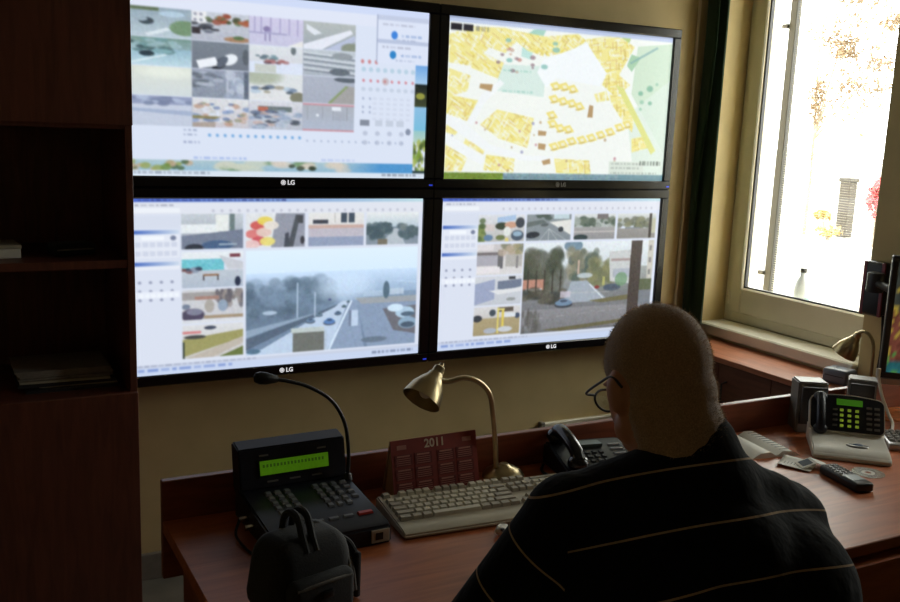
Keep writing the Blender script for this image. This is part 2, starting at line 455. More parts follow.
# ------------------------------------------------------------------ curtain in the corner
def make_curtain():
    t = thing('curtain', 'narrow dark green curtain gathered in the corner beside the window', 'curtain', (1.335, .05, .715))
    vs = []; fs = []; n = 70; rows = 14; zt = 1.98
    for j in range(rows + 1):
        z = zt * j / rows
        for i in range(n + 1):
            u = i / n
            x = -.080 + .110 * u + .003 * math.sin(j * .9); ylo = -.105 + (x + .075) * .95 if x > -.075 else -.105; ylo += .012; yhi = .030
            y = (ylo + yhi) / 2 + (yhi - ylo) / 2 * math.sin(u * math.pi * 7 + .3 * math.sin(j * .5))
            vs.append((x, y, z))
    w = n + 1
    for j in range(rows):
        for i in range(n):
            fs.append((j * w + i, j * w + i + 1, (j + 1) * w + i + 1, (j + 1) * w + i))
    me = bpy.data.meshes.new('curtain_cloth'); me.from_pydata(vs, [], fs)
    o = obj_me('curtain_cloth', me, M_CURT, t, 'all')
    so = o.modifiers.new('thick', 'SOLIDIFY'); so.thickness = .003
    bm = B(); tube(bm, [(-.11, .005, zt + .01), (.05, .005, zt + .01)], .008, 10); obj('curtain_rail', bm, M_DKGREY, t, True)
    bm = B(); tube(bm, [(0, .005, zt + .01), (0, .05, zt + .01)], .006, 8); obj('rail_bracket', bm, M_DKGREY, t, True)
make_curtain()

# ================================================================== SCREEN PICTURES (flat picture shown by each display, 320 x 180 units)
SX = 3
def canvas(c):
    a = np.zeros((180 * SX, 320 * SX, 3)); a[:] = np.array(c) / 255; return a
def sub(a, x0, y0, x1, y1):
    return a[int(round(y0 * SX)):int(round(y1 * SX)), int(round(x0 * SX)):int(round(x1 * SX))]
def fill(a, x0, y0, x1, y1, c, al=1.0):
    """unit-space rectangle on a view (0..1)"""
    h, w = a.shape[:2]; v = a[int(round(y0 * h)):max(int(round(y1 * h)), int(round(y0 * h)) + 1), int(round(x0 * w)):max(int(round(x1 * w)), int(round(x0 * w)) + 1)]
    v[:] = v * (1 - al) + np.array(c) / 255 * al
def grad(a, y0, y1, c0, c1):
    h = a.shape[0]; i0, i1 = int(y0 * h), int(y1 * h); t = np.linspace(0, 1, max(i1 - i0, 1))[:, None, None]
    a[i0:i1] = (np.array(c0) * (1 - t) + np.array(c1) * t) / 255
def _grid(a):
    h, w = a.shape[:2]; return np.meshgrid((np.arange(w) + .5) / w, (np.arange(h) + .5) / h)
def _win(a, x0, y0, x1, y1):
    h, w = a.shape[:2]
    i0, i1, j0, j1 = max(0, int(y0 * h) - 1), min(h, int(y1 * h) + 2), max(0, int(x0 * w) - 1), min(w, int(x1 * w) + 2)
    if i1 <= i0 or j1 <= j0: return None, None, None
    X, Y = np.meshgrid((np.arange(j0, j1) + .5) / w, (np.arange(i0, i1) + .5) / h)
    return a[i0:i1, j0:j1], X, Y
def ell(a, cx, cy, rx, ry, c, al=1.0, ang=0.0, soft=.15):
    R = max(rx, ry) * math.sqrt(1 + soft) if ang else 0
    ex, ey = (R, R) if ang else (rx * math.sqrt(1 + soft), ry * math.sqrt(1 + soft))
    v, X, Y = _win(a, cx - ex, cy - ey, cx + ex, cy + ey)
    if v is None: return
    dx, dy = X - cx, Y - cy; ca, sa = math.cos(ang), math.sin(ang)
    d = ((dx * ca + dy * sa) / rx) ** 2 + ((-dx * sa + dy * ca) / ry) ** 2
    m = np.clip((1 + soft - d) / (2 * soft), 0, 1)[..., None] * al
    v[:] = v * (1 - m) + np.array(c) / 255 * m
def poly(a, pts, c, al=1.0):
    v, X, Y = _win(a, min(q[0] for q in pts), min(q[1] for q in pts), max(q[0] for q in pts), max(q[1] for q in pts))
    if v is None: return
    ins = np.zeros(X.shape, bool); n = len(pts)
    for i in range(n):
        (x1, y1), (x2, y2) = pts[i], pts[(i + 1) % n]
        if y1 == y2: continue
        cr = ((Y < y1) != (Y < y2)) & (X < (x2 - x1) * (Y - y1) / (y2 - y1) + x1); ins ^= cr
    m = ins[..., None] * al; v[:] = v * (1 - m) + np.array(c) / 255 * m
def line(a, x0, y0, x1, y1, w, c, al=1.0):
    L = math.hypot(x1 - x0, y1 - y0) or 1; nx, ny = -(y1 - y0) / L * w / 2, (x1 - x0) / L * w / 2
    poly(a, [(x0 + nx, y0 + ny), (x1 + nx, y1 + ny), (x1 - nx, y1 - ny), (x0 - nx, y0 - ny)], c, al)
def noise(a, amp, cell=3, x0=0, y0=0, x1=1, y1=1, mono=.7):
    h, w = a.shape[:2]; v = a[int(y0 * h):int(y1 * h), int(x0 * w):int(x1 * w)]; hh, ww = v.shape[:2]
    g = RNG.normal(size=(hh // cell + 2, ww // cell + 2, 1)) * mono + RNG.normal(size=(hh // cell + 2, ww // cell + 2, 3)) * (1 - mono)
    g = np.repeat(np.repeat(g, cell, 0), cell, 1)[:hh, :ww]; v += g * amp * .6 / 255
def blobs(a, n, x0, y0, x1, y1, cs, rx, ry, al=.8):
    for _ in range(n):
        c = cs[RNG.integers(len(cs))]; s = .6 + .8 * RNG.random()
        ell(a, x0 + (x1 - x0) * RNG.random(), y0 + (y1 - y0) * RNG.random(), rx * s, ry * s, c, al, soft=.4)
def dots(a, xs, ys, c, rx=.006, ry=.012, al=.8):
    for y in ys:
        for x in xs: ell(a, x, y, rx, ry, c, al, soft=.5)
def textrow(a, x0, x1, y, h, c, al=.5, w=.012):
    x = x0
    while x < x1:
        k = w * (.5 + RNG.random() * 1.4); fill(a, x, y, min(x + k, x1), y + h, c, al * (.5 + .5 * RNG.random())); x += k + w * .45
def car(a, x, y, s, c, k=1.7):
    ell(a, x, y + s * .35, s * 1.05, s * .45 * k, (40, 44, 52), .7); ell(a, x, y, s, s * .42 * k, c); ell(a, x, y - s * .3 * k, s * .6, s * .33 * k, c); ell(a, x, y - s * .28 * k, s * .45, s * .18 * k, (60, 70, 85), .8)

def ui_cctv(a):
    """player window: title bar, toolbar, left side panel, task bar"""
    f = lambda x0, y0, x1, y1, c, al=1: fill(a, x0 / 320, y0 / 180, x1 / 320, y1 / 180, c, al)
    f(0, 0, 320, 180, (226, 229, 242))
    for i in range(32): f(i * 10, 0, i * 10 + 10, 4, (70 + i * 4, 100 + i * 4, 200 + i))
    textrow(a, .03, .5, .006, .011, (30, 40, 110), .8)
    f(0, 4, 320, 16, (232, 232, 240)); textrow(a, .02, .14, .035, .010, (120, 120, 140), .6)
    f(4, 10, 50, 14.5, (246, 246, 250)); dots(a, [.26 + k * .028 for k in range(26)], [.072], (150, 150, 170), .005, .009, .4)
    f(2, 18, 50, 30, (222, 225, 238))
    for y in (32, 64):
        for i in range(24): f(3 + i * 1.9, y, 5 + i * 1.9, y + 4, (70 + i * 6, 105 + i * 5, 190 + i * 2))
    f(3, 36, 49, 60, (236, 237, 246))
    for k in range(6): f(6 + k * 7, 44, 11.5 + k * 7, 49, (214, 217, 232)); f(6 + k * 7, 53, 11.5 + k * 7, 58, (214, 217, 232))
    f(12, 38, 34, 42, (252, 252, 255)); ell(a, 43 / 320, 40 / 180, .009, .014, (90, 100, 130), .8)
    f(3, 68, 49, 72, (240, 240, 248)); dots(a, [.03 + k * .033 for k in range(4)], [.47, .52, .57], (110, 115, 145), .005, .008, .7)
    f(3, 94, 49, 101, (240, 241, 250)); dots(a, [.035 + k * .018 for k in range(7)], [.545], (250, 252, 255), .007, .012, .9)
    f(0, 170, 320, 173, (206, 211, 228)); textrow(a, .02, .4, .945, .010, (130, 135, 160), .5)
    f(0, 173, 320, 180, (206, 216, 240)); textrow(a, .02, .32, .966, .018, (80, 110, 190), .6, .02); textrow(a, .82, .98, .967, .016, (70, 80, 110), .6)

def tiles_bl(a):
    t = sub(a, 51, 16, 114, 52); grad(t, 0, 1, (205, 210, 215), (150, 155, 168)); fill(t, .0, .3, .6, .55, (238, 240, 240)); fill(t, .55, .03, .76, .5, (240, 240, 234)); fill(t, .78, .0, .86, .5, (110, 125, 125)); poly(t, [(0, .62), (1, .45), (1, 1), (0, 1)], (118, 126, 146)); ell(t, .58, .9, .26, .14, (70, 95, 130)); ell(t, .2, .97, .15, .12, (45, 50, 60)); fill(t, .6, .85, .9, .9, (170, 185, 200)); noise(t, 12, 4)
    t = sub(a, 117, 16, 181, 52); t[:] = np.array((232, 232, 232)) / 255; poly(t, [(.5, 0), (1, 0), (1, 1), (.42, 1)], (150, 152, 165)); poly(t, [(.84, .05), (.92, .05), (.8, 1), (.7, 1)], (80, 84, 90))
    for cx, cy, c in ((.2, .35, (214, 90, 84)), (.32, .22, (240, 214, 90)), (.12, .6, (224, 120, 118)), (.3, .55, (236, 200, 188)), (.22, .8, (206, 80, 88)), (.36, .82, (240, 222, 120)), (.1, .9, (240, 200, 196)), (.42, .35, (238, 226, 214))): ell(t, cx, cy, .13, .13, c, .95)
    poly(t, [(.66, .6), (.72, .55), (.74, 1), (.64, 1)], (70, 74, 84)); ell(t, .96, .8, .04, .12, (60, 60, 66)); fill(t, .86, .06, .97, .3, (70, 72, 76)); noise(t, 10, 4)
    t = sub(a, 185, 16, 249, 52); grad(t, 0, 1, (238, 235, 230), (214, 205, 205)); fill(t, .08, .2, .35, .32, (60, 64, 74)); fill(t, .58, .0, .83, .3, (66, 78, 92)); fill(t, .69, .0, .72, .3, (225, 220, 215)); fill(t, .46, .0, .48, .3, (200, 195, 190)); fill(t, 0, .36, 1, .46, (206, 172, 160)); fill(t, 0, .46, 1, .72, (196, 188, 198)); fill(t, 0, .72, 1, 1, (150, 160, 186)); noise(t, 10, 4)
    t = sub(a, 252, 16, 316, 52); grad(t, 0, .45, (240, 240, 238), (190, 205, 215)); grad(t, .45, 1.0, (120, 135, 148), (140, 150, 162)); poly(t, [(.52, .5), (.6, .5), (.75, 1), (.28, 1)], (188, 195, 202)); blobs(t, 40, 0, .35, .45, .8, [(70, 88, 96), (90, 108, 112)], .06, .08); blobs(t, 25, .65, .4, 1, .8, [(80, 98, 104), (120, 130, 130)], .06, .07); fill(t, .22, .82, .4, 1, (120, 112, 96)); noise(t, 12, 3)
    t = sub(a, 51, 55, 114, 92); grad(t, 0, .2, (240, 242, 244), (235, 238, 240)); fill(t, 0, .2, .68, .52, (112, 196, 208)); noise(t, 14, 5, 0, .2, .68, .52); poly(t, [(.6, .1), (1, .3), (1, .5), (.75, .5)], (206, 206, 212)); fill(t, .78, .06, .95, .16, (120, 60, 70)); grad(t, .52, 1, (196, 202, 210), (180, 190, 205)); blobs(t, 12, 0, .45, .3, .56, [(50, 60, 80), (110, 60, 60), (140, 150, 170)], .05, .05); fill(t, .34, .62, .6, .68, (150, 110, 80)); fill(t, .34, .66, .36, .8, (60, 50, 50)); fill(t, .57, .66, .59, .8, (60, 50, 50)); ell(t, .91, .85, .05, .14, (40, 48, 70)); noise(t, 9, 4)
    t = sub(a, 51, 94, 114, 129); grad(t, 0, 1, (214, 212, 214), (206, 204, 208)); fill(t, 0, .08, 1, .3, (164, 158, 156)); blobs(t, 40, .55, .05, 1, .45, [(120, 112, 112), (96, 92, 100), (150, 140, 136)], .035, .12); fill(t, .2, .2, .6, .3, (170, 130, 118)); ell(t, .66, .5, .08, .18, (150, 165, 185)); ell(t, .44, .5, .08, .2, (176, 168, 160)); ell(t, .17, .76, .19, .2, (78, 70, 92)); ell(t, .2, .66, .13, .1, (130, 130, 150)); ell(t, .06, .5, .07, .08, (120, 130, 150)); fill(t, .35, .78, 1, .88, (168, 146, 120)); fill(t, .0, .9, 1, 1, (226, 226, 230)); noise(t, 10, 4)
    t = sub(a, 51, 131, 114, 166); grad(t, 0, 1, (226, 224, 224), (206, 200, 196)); poly(t, [(0, .42), (1, .2), (1, .45), (0, .95)], (160, 154, 96)); fill(t, .0, .18, .3, .26, (216, 130, 130)); ell(t, .45, .1, .1, .06, (70, 76, 92)); ell(t, .2, .36, .18, .06, (70, 70, 66)); poly(t, [(.05, 1), (1, .42), (1, .62), (.5, 1)], (196, 184, 170)); poly(t, [(.6, 1), (1, .72), (1, 1)], (104, 116, 62)); fill(t, 0, .5, .03, 1, (50, 60, 50)); noise(t, 11, 3)
    t = sub(a, 117, 55, 316, 168)
    grad(t, 0, .22, (244, 246, 248), (236, 242, 246)); grad(t, .22, .45, (222, 232, 242), (164, 180, 196)); grad(t, .45, 1, (140, 156, 172), (120, 134, 150))
    X, Y = _grid(t); dk = np.clip(1 - X / .55, 0, 1) * np.clip((Y - .25) / .25, 0, 1) * np.clip((.85 - Y) / .25, 0, 1); t[:] = t * (1 - .62 * dk[..., None]) + np.array((70, 82, 92)) / 255 * .62 * dk[..., None]
    blobs(t, 90, 0, .3, .5, .62, [(92, 108, 120), (112, 128, 140), (78, 92, 102), (136, 152, 166)], .035, .05, .35)
    ell(t, .56, .38, .16, .14, (235, 242, 248), .6, soft=.6)
    poly(t, [(.55, .52), (.62, .52), (.46, 1), (.03, 1)], (206, 212, 220)); poly(t, [(.58, .52), (.63, .52), (.68, 1), (.47, 1)], (150, 160, 176)); line(t, .6, .52, .47, 1, .012, (238, 240, 244)); poly(t, [(0, .84), (.4, .62), (.52, .55), (.5, .58), (0, .95)], (84, 94, 106), .8); poly(t, [(0, .76), (.35, .64), (.42, .62), (0, .83)], (170, 180, 190), .7)
    poly(t, [(.63, .52), (1, .52), (1, 1), (.7, 1)], (146, 156, 172)); poly(t, [(.62, .5), (1, .5), (1, .56), (.66, .56)], (176, 168, 158), .8); poly(t, [(.79, .62), (1, .6), (1, .9), (.86, .85)], (112, 104, 104), .9); fill(t, .67, .43, .79, .49, (196, 206, 214), .8); fill(t, .83, .42, .92, .48, (210, 214, 216), .8); ell(t, .81, .43, .02, .09, (84, 104, 112), .9); line(t, .85, .34, 1, .36, .012, (206, 220, 232), .8)
    for x in (.28, .38): fill(t, x, .32 + .1 * (x > .3), x + .008, .66, (196, 204, 212), .9)
    for x, y, s, c in ((.36, .70, .026, (110, 130, 150)), (.47, .72, .034, (96, 130, 176)), (.41, .645, .020, (110, 130, 140)), (.52, .64, .020, (90, 110, 130)), (.555, .575, .014, (90, 110, 110)), (.58, .53, .010, (100, 116, 120)), (.47, .5, .01, (90, 90, 140))): car(t, x, y, s, c)
    fill(t, .60, .62, .64, .78, (214, 220, 228), .9); fill(t, .585, .62, .60, .78, (120, 126, 140), .9)
    fill(t, .26, .80, .44, 1, (116, 112, 100)); fill(t, .25, .765, .44, .81, (206, 204, 190)); fill(t, .44, .8, .455, 1, (196, 200, 204))
    ell(t, .93, .67, .06, .06, (190, 206, 214)); ell(t, .87, .62, .05, .04, (226, 236, 238)); ell(t, .95, .78, .06, .06, (150, 170, 182)); ell(t, .95, .69, .045, .025, (90, 104, 116)); ell(t, .95, .8, .045, .03, (80, 92, 104)); ell(t, .74, .93, .08, .03, (96, 106, 112), .7); ell(t, .13, .60, .04, .02, (206, 214, 220), .8); fill(t, 0, .95, .11, 1, (206, 214, 222)); ell(t, .04, .965, .04, .025, (90, 116, 130)); noise(t, 8, 4, 0, .3, 1, 1); noise(t, 4, 9, 0, .2, 1, 1); t[:] = t * np.array((.95, 1.0, 1.06))

def tiles_br(a):
    t = sub(a, 50, 20, 114, 52); grad(t, 0, 1, (226, 226, 230), (190, 186, 180)); poly(t, [(.4, .1), (.8, 0), (.8, .2), (.4, .3)], (170, 196, 226)); fill(t, .1, .35, .35, .6, (216, 202, 196)); ell(t, .5, .42, .14, .14, (56, 66, 50)); ell(t, .7, .38, .14, .12, (206, 156, 130)); ell(t, .9, .3, .1, .2, (60, 66, 74)); blobs(t, 22, 0, .2, .12, .95, [(110, 130, 70), (140, 150, 90), (80, 100, 60)], .06, .09); ell(t, .62, .62, .08, .18, (232, 232, 226)); ell(t, .85, .78, .14, .2, (70, 84, 100)); ell(t, .85, .72, .1, .1, (150, 176, 196)); ell(t, .22, .85, .1, .12, (100, 130, 160)); ell(t, .48, .85, .1, .1, (110, 120, 76)); ell(t, .62, .95, .04, .1, (226, 206, 120)); noise(t, 14, 3)
    t = sub(a, 117, 20, 182, 52); grad(t, 0, 1, (140, 148, 150), (132, 140, 146)); poly(t, [(.5, .3), (1, .2), (1, .8), (.7, .5)], (234, 230, 222)); poly(t, [(0, .5), (.45, .3), (.35, .2), (0, .3)], (96, 106, 104)); ell(t, .14, .78, .16, .12, (40, 46, 54), 1, -.3); ell(t, .4, .4, .09, .06, (80, 88, 92), 1, -.3); ell(t, .77, .58, .06, .1, (50, 56, 62)); fill(t, .6, 0, .95, .18, (200, 216, 220)); [line(t, .5, .55, .3 + k * .2, 1, .015, (206, 210, 212), .7) for k in range(4)]; blobs(t, 10, .2, 0, .5, .15, [(70, 84, 76)], .07, .07); noise(t, 11, 3)
    t = sub(a, 187, 20, 250, 52); grad(t, 0, .5, (226, 226, 224), (180, 186, 180)); blobs(t, 46, 0, .2, 1, .5, [(62, 78, 66), (84, 98, 84), (110, 120, 104), (170, 176, 170)], .07, .1); fill(t, .55, 0, .82, .2, (120, 112, 110)); grad(t, .52, 1, (166, 162, 160), (146, 144, 144)); fill(t, 0, .68, 1, .72, (206, 196, 190)); ell(t, .17, .92, .17, .12, (46, 60, 62)); noise(t, 12, 3)
    t = sub(a, 254, 20, 316, 52); grad(t, 0, .5, (228, 228, 226), (150, 156, 146)); blobs(t, 32, 0, .2, .85, .55, [(84, 92, 70), (130, 130, 100), (106, 110, 96), (170, 160, 130)], .07, .09); fill(t, .2, .55, .6, .62, (120, 130, 140)); grad(t, .6, 1, (150, 146, 142), (136, 132, 128)); fill(t, .82, 0, .89, 1, (52, 46, 44)); fill(t, .9, .2, 1, .8, (190, 186, 160)); noise(t, 12, 3)
    t = sub(a, 50, 55, 114, 92); grad(t, 0, 1, (206, 198, 196), (226, 220, 218)); fill(t, 0, .0, .35, .2, (230, 222, 222)); fill(t, .0, .26, .5, .36, (120, 112, 112)); fill(t, 0, .36, .5, .7, (176, 172, 180)); fill(t, .45, .2, .56, .8, (106, 104, 106)); blobs(t, 14, .5, .0, 1, .35, [(160, 150, 110), (130, 130, 110), (190, 170, 150)], .08, .1); fill(t, .62, .35, .98, .75, (184, 178, 172)); fill(t, .85, .4, .9, .8, (140, 136, 134)); fill(t, .0, .74, .5, .95, (238, 230, 230)); noise(t, 12, 3)
    t = sub(a, 49, 94, 114, 129); grad(t, 0, 1, (216, 216, 220), (200, 202, 208)); poly(t, [(0, .25), (.42, .1), (.42, .8), (0, .98)], (158, 166, 194)); poly(t, [(.48, .18), (1, .12), (1, .38), (.7, .5), (.48, .45)], (112, 122, 142)); fill(t, .72, .02, .86, .12, (60, 62, 66)); poly(t, [(.3, .5), (1, .42), (1, .55), (.5, .64)], (232, 230, 230)); ell(t, .78, .82, .1, .06, (150, 152, 150)); noise(t, 10, 3)
    t = sub(a, 49, 131, 114, 166); grad(t, 0, .4, (222, 218, 216), (206, 200, 196)); grad(t, .4, 1, (176, 158, 120), (166, 148, 110)); ell(t, .08, .4, .1, .12, (56, 60, 66)); ell(t, .4, .22, .07, .12, (66, 76, 84)); fill(t, .5, .04, .85, .2, (96, 86, 76)); fill(t, .5, .05, .54, .95, (226, 206, 110)); fill(t, .6, .1, .65, .72, (226, 200, 90)); fill(t, .5, .08, .66, .14, (230, 214, 130)); ell(t, .36, .85, .14, .1, (176, 180, 190)); ell(t, .68, .82, .16, .1, (206, 208, 210)); ell(t, .94, .36, .06, .1, (70, 80, 100)); fill(t, .65, .26, .9, .4, (226, 228, 232)); noise(t, 13, 3)
    t = sub(a, 116, 55, 316, 168); grad(t, 0, .3, (236, 240, 242), (214, 220, 222)); grad(t, .3, .6, (170, 172, 168), (120, 124, 124)); grad(t, .58, 1, (126, 126, 128), (112, 112, 114))
    ell(t, .36, .04, .07, .07, (90, 120, 140), .8)
    blobs(t, 130, 0, .12, .28, .5, [(58, 66, 54), (76, 82, 64), (92, 92, 78), (110, 112, 104)], .035, .07, .6); blobs(t, 60, .34, .1, .54, .42, [(96, 104, 88), (120, 120, 100), (140, 134, 110), (76, 92, 88)], .03, .06, .6); blobs(t, 50, .5, .2, .68, .5, [(120, 122, 84), (146, 142, 100), (104, 108, 80)], .03, .05, .55)
    fill(t, .40, .2, .415, .36, (206, 176, 156), .9); poly(t, [(.64, .12), (.84, .1), (.84, .5), (.66, .46)], (206, 206, 204)); fill(t, .66, .2, .84, .23, (170, 150, 146)); fill(t, .68, .32, .82, .42, (176, 180, 190)); fill(t, 0, .40, .16, .52, (190, 136, 116)); fill(t, .02, .5, .14, .56, (226, 220, 214))
    for k in range(5): fill(t, .03 + k * .06, .3, .042 + k * .06, .62, (56, 52, 46), .8)
    poly(t, [(.36, .44), (.48, .44), (.66, .68), (.3, .68)], (166, 174, 184)); line(t, .5, .48, .62, .66, .01, (226, 230, 232)); line(t, .0, .56, .66, .58, .008, (200, 196, 190), .7); blobs(t, 30, 0, .52, .3, .66, [(70, 68, 58), (92, 88, 76), (60, 64, 60)], .04, .03, .7); poly(t, [(.5, .67), (.84, .62), (.84, .68), (.6, .7)], (110, 104, 72)); ell(t, .46, .38, .06, .03, (206, 216, 220), .8); ell(t, .68, .53, .07, .04, (76, 88, 104)); ell(t, .75, .44, .05, .08, (110, 150, 110), .8); fill(t, .6, .40, .62, .5, (196, 190, 110), .8); ell(t, .56, .52, .02, .02, (140, 60, 56))
    car(t, .31, .68, .065, (116, 140, 166), 1.2); fill(t, .28, .55, .36, .62, (206, 196, 206), .8)
    grad(t, .74, .97, (142, 140, 142), (126, 124, 126)); [line(t, .1 + k * .16, .84 - k * .012, .16 + k * .16, .835 - k * .012, .008, (176, 176, 176), .7) for k in range(5)]
    poly(t, [(.15, .97), (.84, .90), (.84, .94), (.3, 1)], (104, 98, 70)); blobs(t, 26, 0, .76, .14, .97, [(92, 88, 84), (110, 108, 104)], .012, .06, .7)
    fill(t, .955, .0, 1, .55, (206, 200, 188)); [fill(t, .965, .06 + k * .14, .985, .12 + k * .14, (140, 136, 132)) for k in range(3)]; fill(t, .9, .45, 1, .58, (90, 98, 70)); fill(t, .9, .58, 1, .75, (120, 124, 130)); poly(t, [(.815, 0), (.905, 0), (.90, 1), (.81, 1)], (66, 56, 52)); noise(t, 12, 3); noise(t, 6, 8)

def paint_tl():
    a = canvas((226, 231, 246)); f = lambda x0, y0, x1, y1, c, al=1: fill(a, x0 / 320, y0 / 180, x1 / 320, y1 / 180, c, al)
    f(0, 0, 320, 8, (214, 222, 248)); f(0, 8, 320, 20, (232, 234, 248)); textrow(a, .02, .2, .02, .02, (150, 90, 110), .5)
    cx = [2, 63, 120, 177, 235]; ry = [20, 48, 75, 103, 132]
    T = lambda c, r: sub(a, cx[c] + .4, ry[r] + .3, cx[c + 1] - .4, ry[r + 1] - .3)
    t = T(0, 0); grad(t, 0, 1, (150, 168, 180), (190, 204, 212)); fill(t, 0, 0, .5, .12, (96, 112, 84)); ell(t, .3, .48, .12, .12, (60, 72, 80)); ell(t, .22, .42, .1, .08, (160, 176, 186)); ell(t, .9, .65, .24, .26, (118, 146, 112)); line(t, .3, .95, .65, .7, .1, (226, 234, 238)); ell(t, .7, .2, .2, .1, (186, 208, 224)); noise(t, 12, 4)
    t = T(0, 1); grad(t, 0, .4, (120, 150, 140), (140, 166, 170)); grad(t, .4, 1, (150, 186, 200), (196, 220, 230)); blobs(t, 20, 0, .05, .8, .5, [(54, 74, 78), (80, 110, 110), (110, 150, 150), (160, 190, 196)], .1, .09); ell(t, .3, .58, .12, .1, (40, 56, 64)); ell(t, .55, .48, .16, .08, (130, 170, 176)); line(t, 0, .95, .6, .6, .05, (226, 240, 242)); noise(t, 12, 4)
    t = T(0, 2); grad(t, 0, 1, (226, 228, 214), (216, 222, 222)); ell(t, .6, .2, .4, .2, (242, 244, 230), .8, soft=.8); noise(t, 4, 6)
    t = T(0, 3); grad(t, 0, 1, (206, 210, 226), (200, 206, 222)); fill(t, 0, 0, 1, .28, (150, 158, 188)); blobs(t, 20, 0, .02, 1, .26, [(120, 130, 160), (180, 190, 214)], .07, .06); poly(t, [(0, .42), (1, .48), (1, .64), (0, .52)], (168, 180, 206)); noise(t, 6, 4)
    t = T(1, 0); grad(t, 0, 1, (206, 208, 216), (186, 188, 200)); fill(t, 0, 0, .25, .4, (240, 238, 238)); dots(t, [.06, .16], [.1, .3], (130, 130, 150), .03, .05); blobs(t, 22, .25, .08, 1, .35, [(70, 80, 56), (150, 70, 50), (96, 110, 70), (170, 90, 60)], .07, .08); blobs(t, 12, 0, .4, .5, .7, [(50, 52, 60), (180, 186, 200), (90, 96, 110)], .1, .06); ell(t, .8, .9, .24, .1, (170, 130, 100)); ell(t, .82, .84, .1, .07, (90, 110, 70)); fill(t, .0, .55, .15, .78, (56, 50, 54)); noise(t, 12, 4)
    t = T(1, 1); grad(t, 0, 1, (122, 130, 140), (112, 118, 130)); ell(t, .5, .78, .1, .3, (44, 48, 56), 1, .4); poly(t, [(.07, .72), (.4, .55), (.47, .85), (.12, 1)], (246, 246, 250)); ell(t, .66, .62, .13, .22, (242, 244, 248), 1, .3); ell(t, .53, .72, .08, .22, (90, 98, 112), 1, .3); ell(t, .95, .5, .06, .3, (90, 96, 104)); noise(t, 7, 4)
    t = T(1, 2); grad(t, 0, 1, (152, 158, 176), (140, 148, 162)); blobs(t, 16, 0, .1, .5, .6, [(110, 118, 130), (180, 186, 200), (90, 98, 108)], .1, .07); fill(t, .6, 0, .64, 1, (186, 190, 206)); blobs(t, 14, .62, .1, .9, 1, [(196, 202, 216), (160, 170, 190)], .07, .16); fill(t, .92, 0, 1, 1, (96, 104, 120)); noise(t, 14, 4)
    t = T(1, 3); grad(t, 0, 1, (228, 226, 226), (206, 200, 206)); blobs(t, 40, 0, .15, 1, .9, [(190, 150, 130), (130, 150, 190), (150, 146, 120), (206, 176, 160), (110, 130, 170), (226, 230, 240)], .08, .07); poly(t, [(0, .6), (.5, .62), (.4, .72), (0, .7)], (140, 130, 90)); poly(t, [(0, .85), (.4, .8), (.4, 1), (0, 1)], (176, 160, 150)); noise(t, 16, 4)
    t = T(2, 0); grad(t, 0, 1, (214, 206, 232), (206, 202, 226)); [fill(t, x, 0, x + .03, .6, (178, 170, 206)) for x in (.08, .2, .38, .55, .72, .88)]; ell(t, .32, .42, .07, .1, (140, 128, 170)); fill(t, .28, .5, .31, .85, (150, 140, 180)); fill(t, .36, .5, .39, .85, (150, 140, 180)); fill(t, 0, .54, .7, .6, (170, 165, 200)); poly(t, [(.7, 1), (1, .75), (1, 1)], (240, 236, 232)); noise(t, 8, 4)
    t = T(2, 1); grad(t, 0, .6, (228, 230, 232), (220, 220, 224)); ell(t, .82, .12, .05, .16, (110, 120, 124)); blobs(t, 9, .15, .35, .5, .5, [(120, 150, 160), (90, 110, 120)], .06, .05); blobs(t, 10, .32, .55, .8, .66, [(150, 60, 66), (90, 60, 70), (170, 110, 110)], .05, .05); fill(t, .1, .7, .5, 1, (206, 208, 200)); noise(t, 9, 4)
    t = T(2, 2); grad(t, 0, 1, (226, 228, 228), (232, 230, 230)); ell(t, .2, .12, .4, .3, (176, 182, 160), .9, soft=.5); blobs(t, 14, .1, .5, .8, .72, [(100, 120, 150), (60, 72, 86), (160, 150, 130), (190, 206, 220)], .08, .06); ell(t, .92, .85, .16, .2, (130, 128, 108)); noise(t, 9, 4)
    t = T(2, 3); grad(t, 0, 1, (222, 220, 226), (190, 192, 204)); fill(t, .16, .18, .8, .36, (110, 120, 120)); fill(t, .16, .2, .35, .36, (190, 110, 90)); blobs(t, 40, 0, .35, 1, .95, [(90, 104, 130), (150, 165, 190), (190, 200, 214), (70, 76, 86), (200, 170, 160)], .1, .06); noise(t, 14, 4)
    t = T(3, 0); grad(t, 0, 1, (186, 190, 186), (160, 168, 176)); poly(t, [(0, .85), (.9, .2), (.95, .34), (.35, 1), (0, 1)], (238, 238, 246)); poly(t, [(.05, .1), (.35, .4), (.2, .5), (.05, .3)], (232, 234, 240)); poly(t, [(.4, 1), (.98, .4), (1, .6), (.7, 1)], (190, 196, 220)); ell(t, .92, .9, .2, .2, (140, 146, 130)); noise(t, 8, 4)
    t = T(3, 1); grad(t, 0, 1, (196, 202, 208), (176, 182, 192)); [line(t, 0, .2 + k * .2, 1, .32 + k * .2, .05, (110, 118, 130), .8) for k in range(4)]; [line(t, 0, .12 + k * .2, 1, .24 + k * .2, .04, (232, 236, 240), .8) for k in range(4)]; ell(t, .7, .82, .2, .14, (100, 108, 118)); ell(t, .75, .2, .2, .14, (150, 156, 162)); noise(t, 10, 4)
    t = T(3, 2); grad(t, 0, 1, (178, 182, 196), (172, 176, 190)); poly(t, [(.5, 1), (.85, .3), (1, .35), (1, 1)], (166, 162, 160)); line(t, .5, 1, .85, .32, .06, (140, 156, 110)); ell(t, .85, .08, .26, .1, (90, 98, 108)); noise(t, 7, 4)
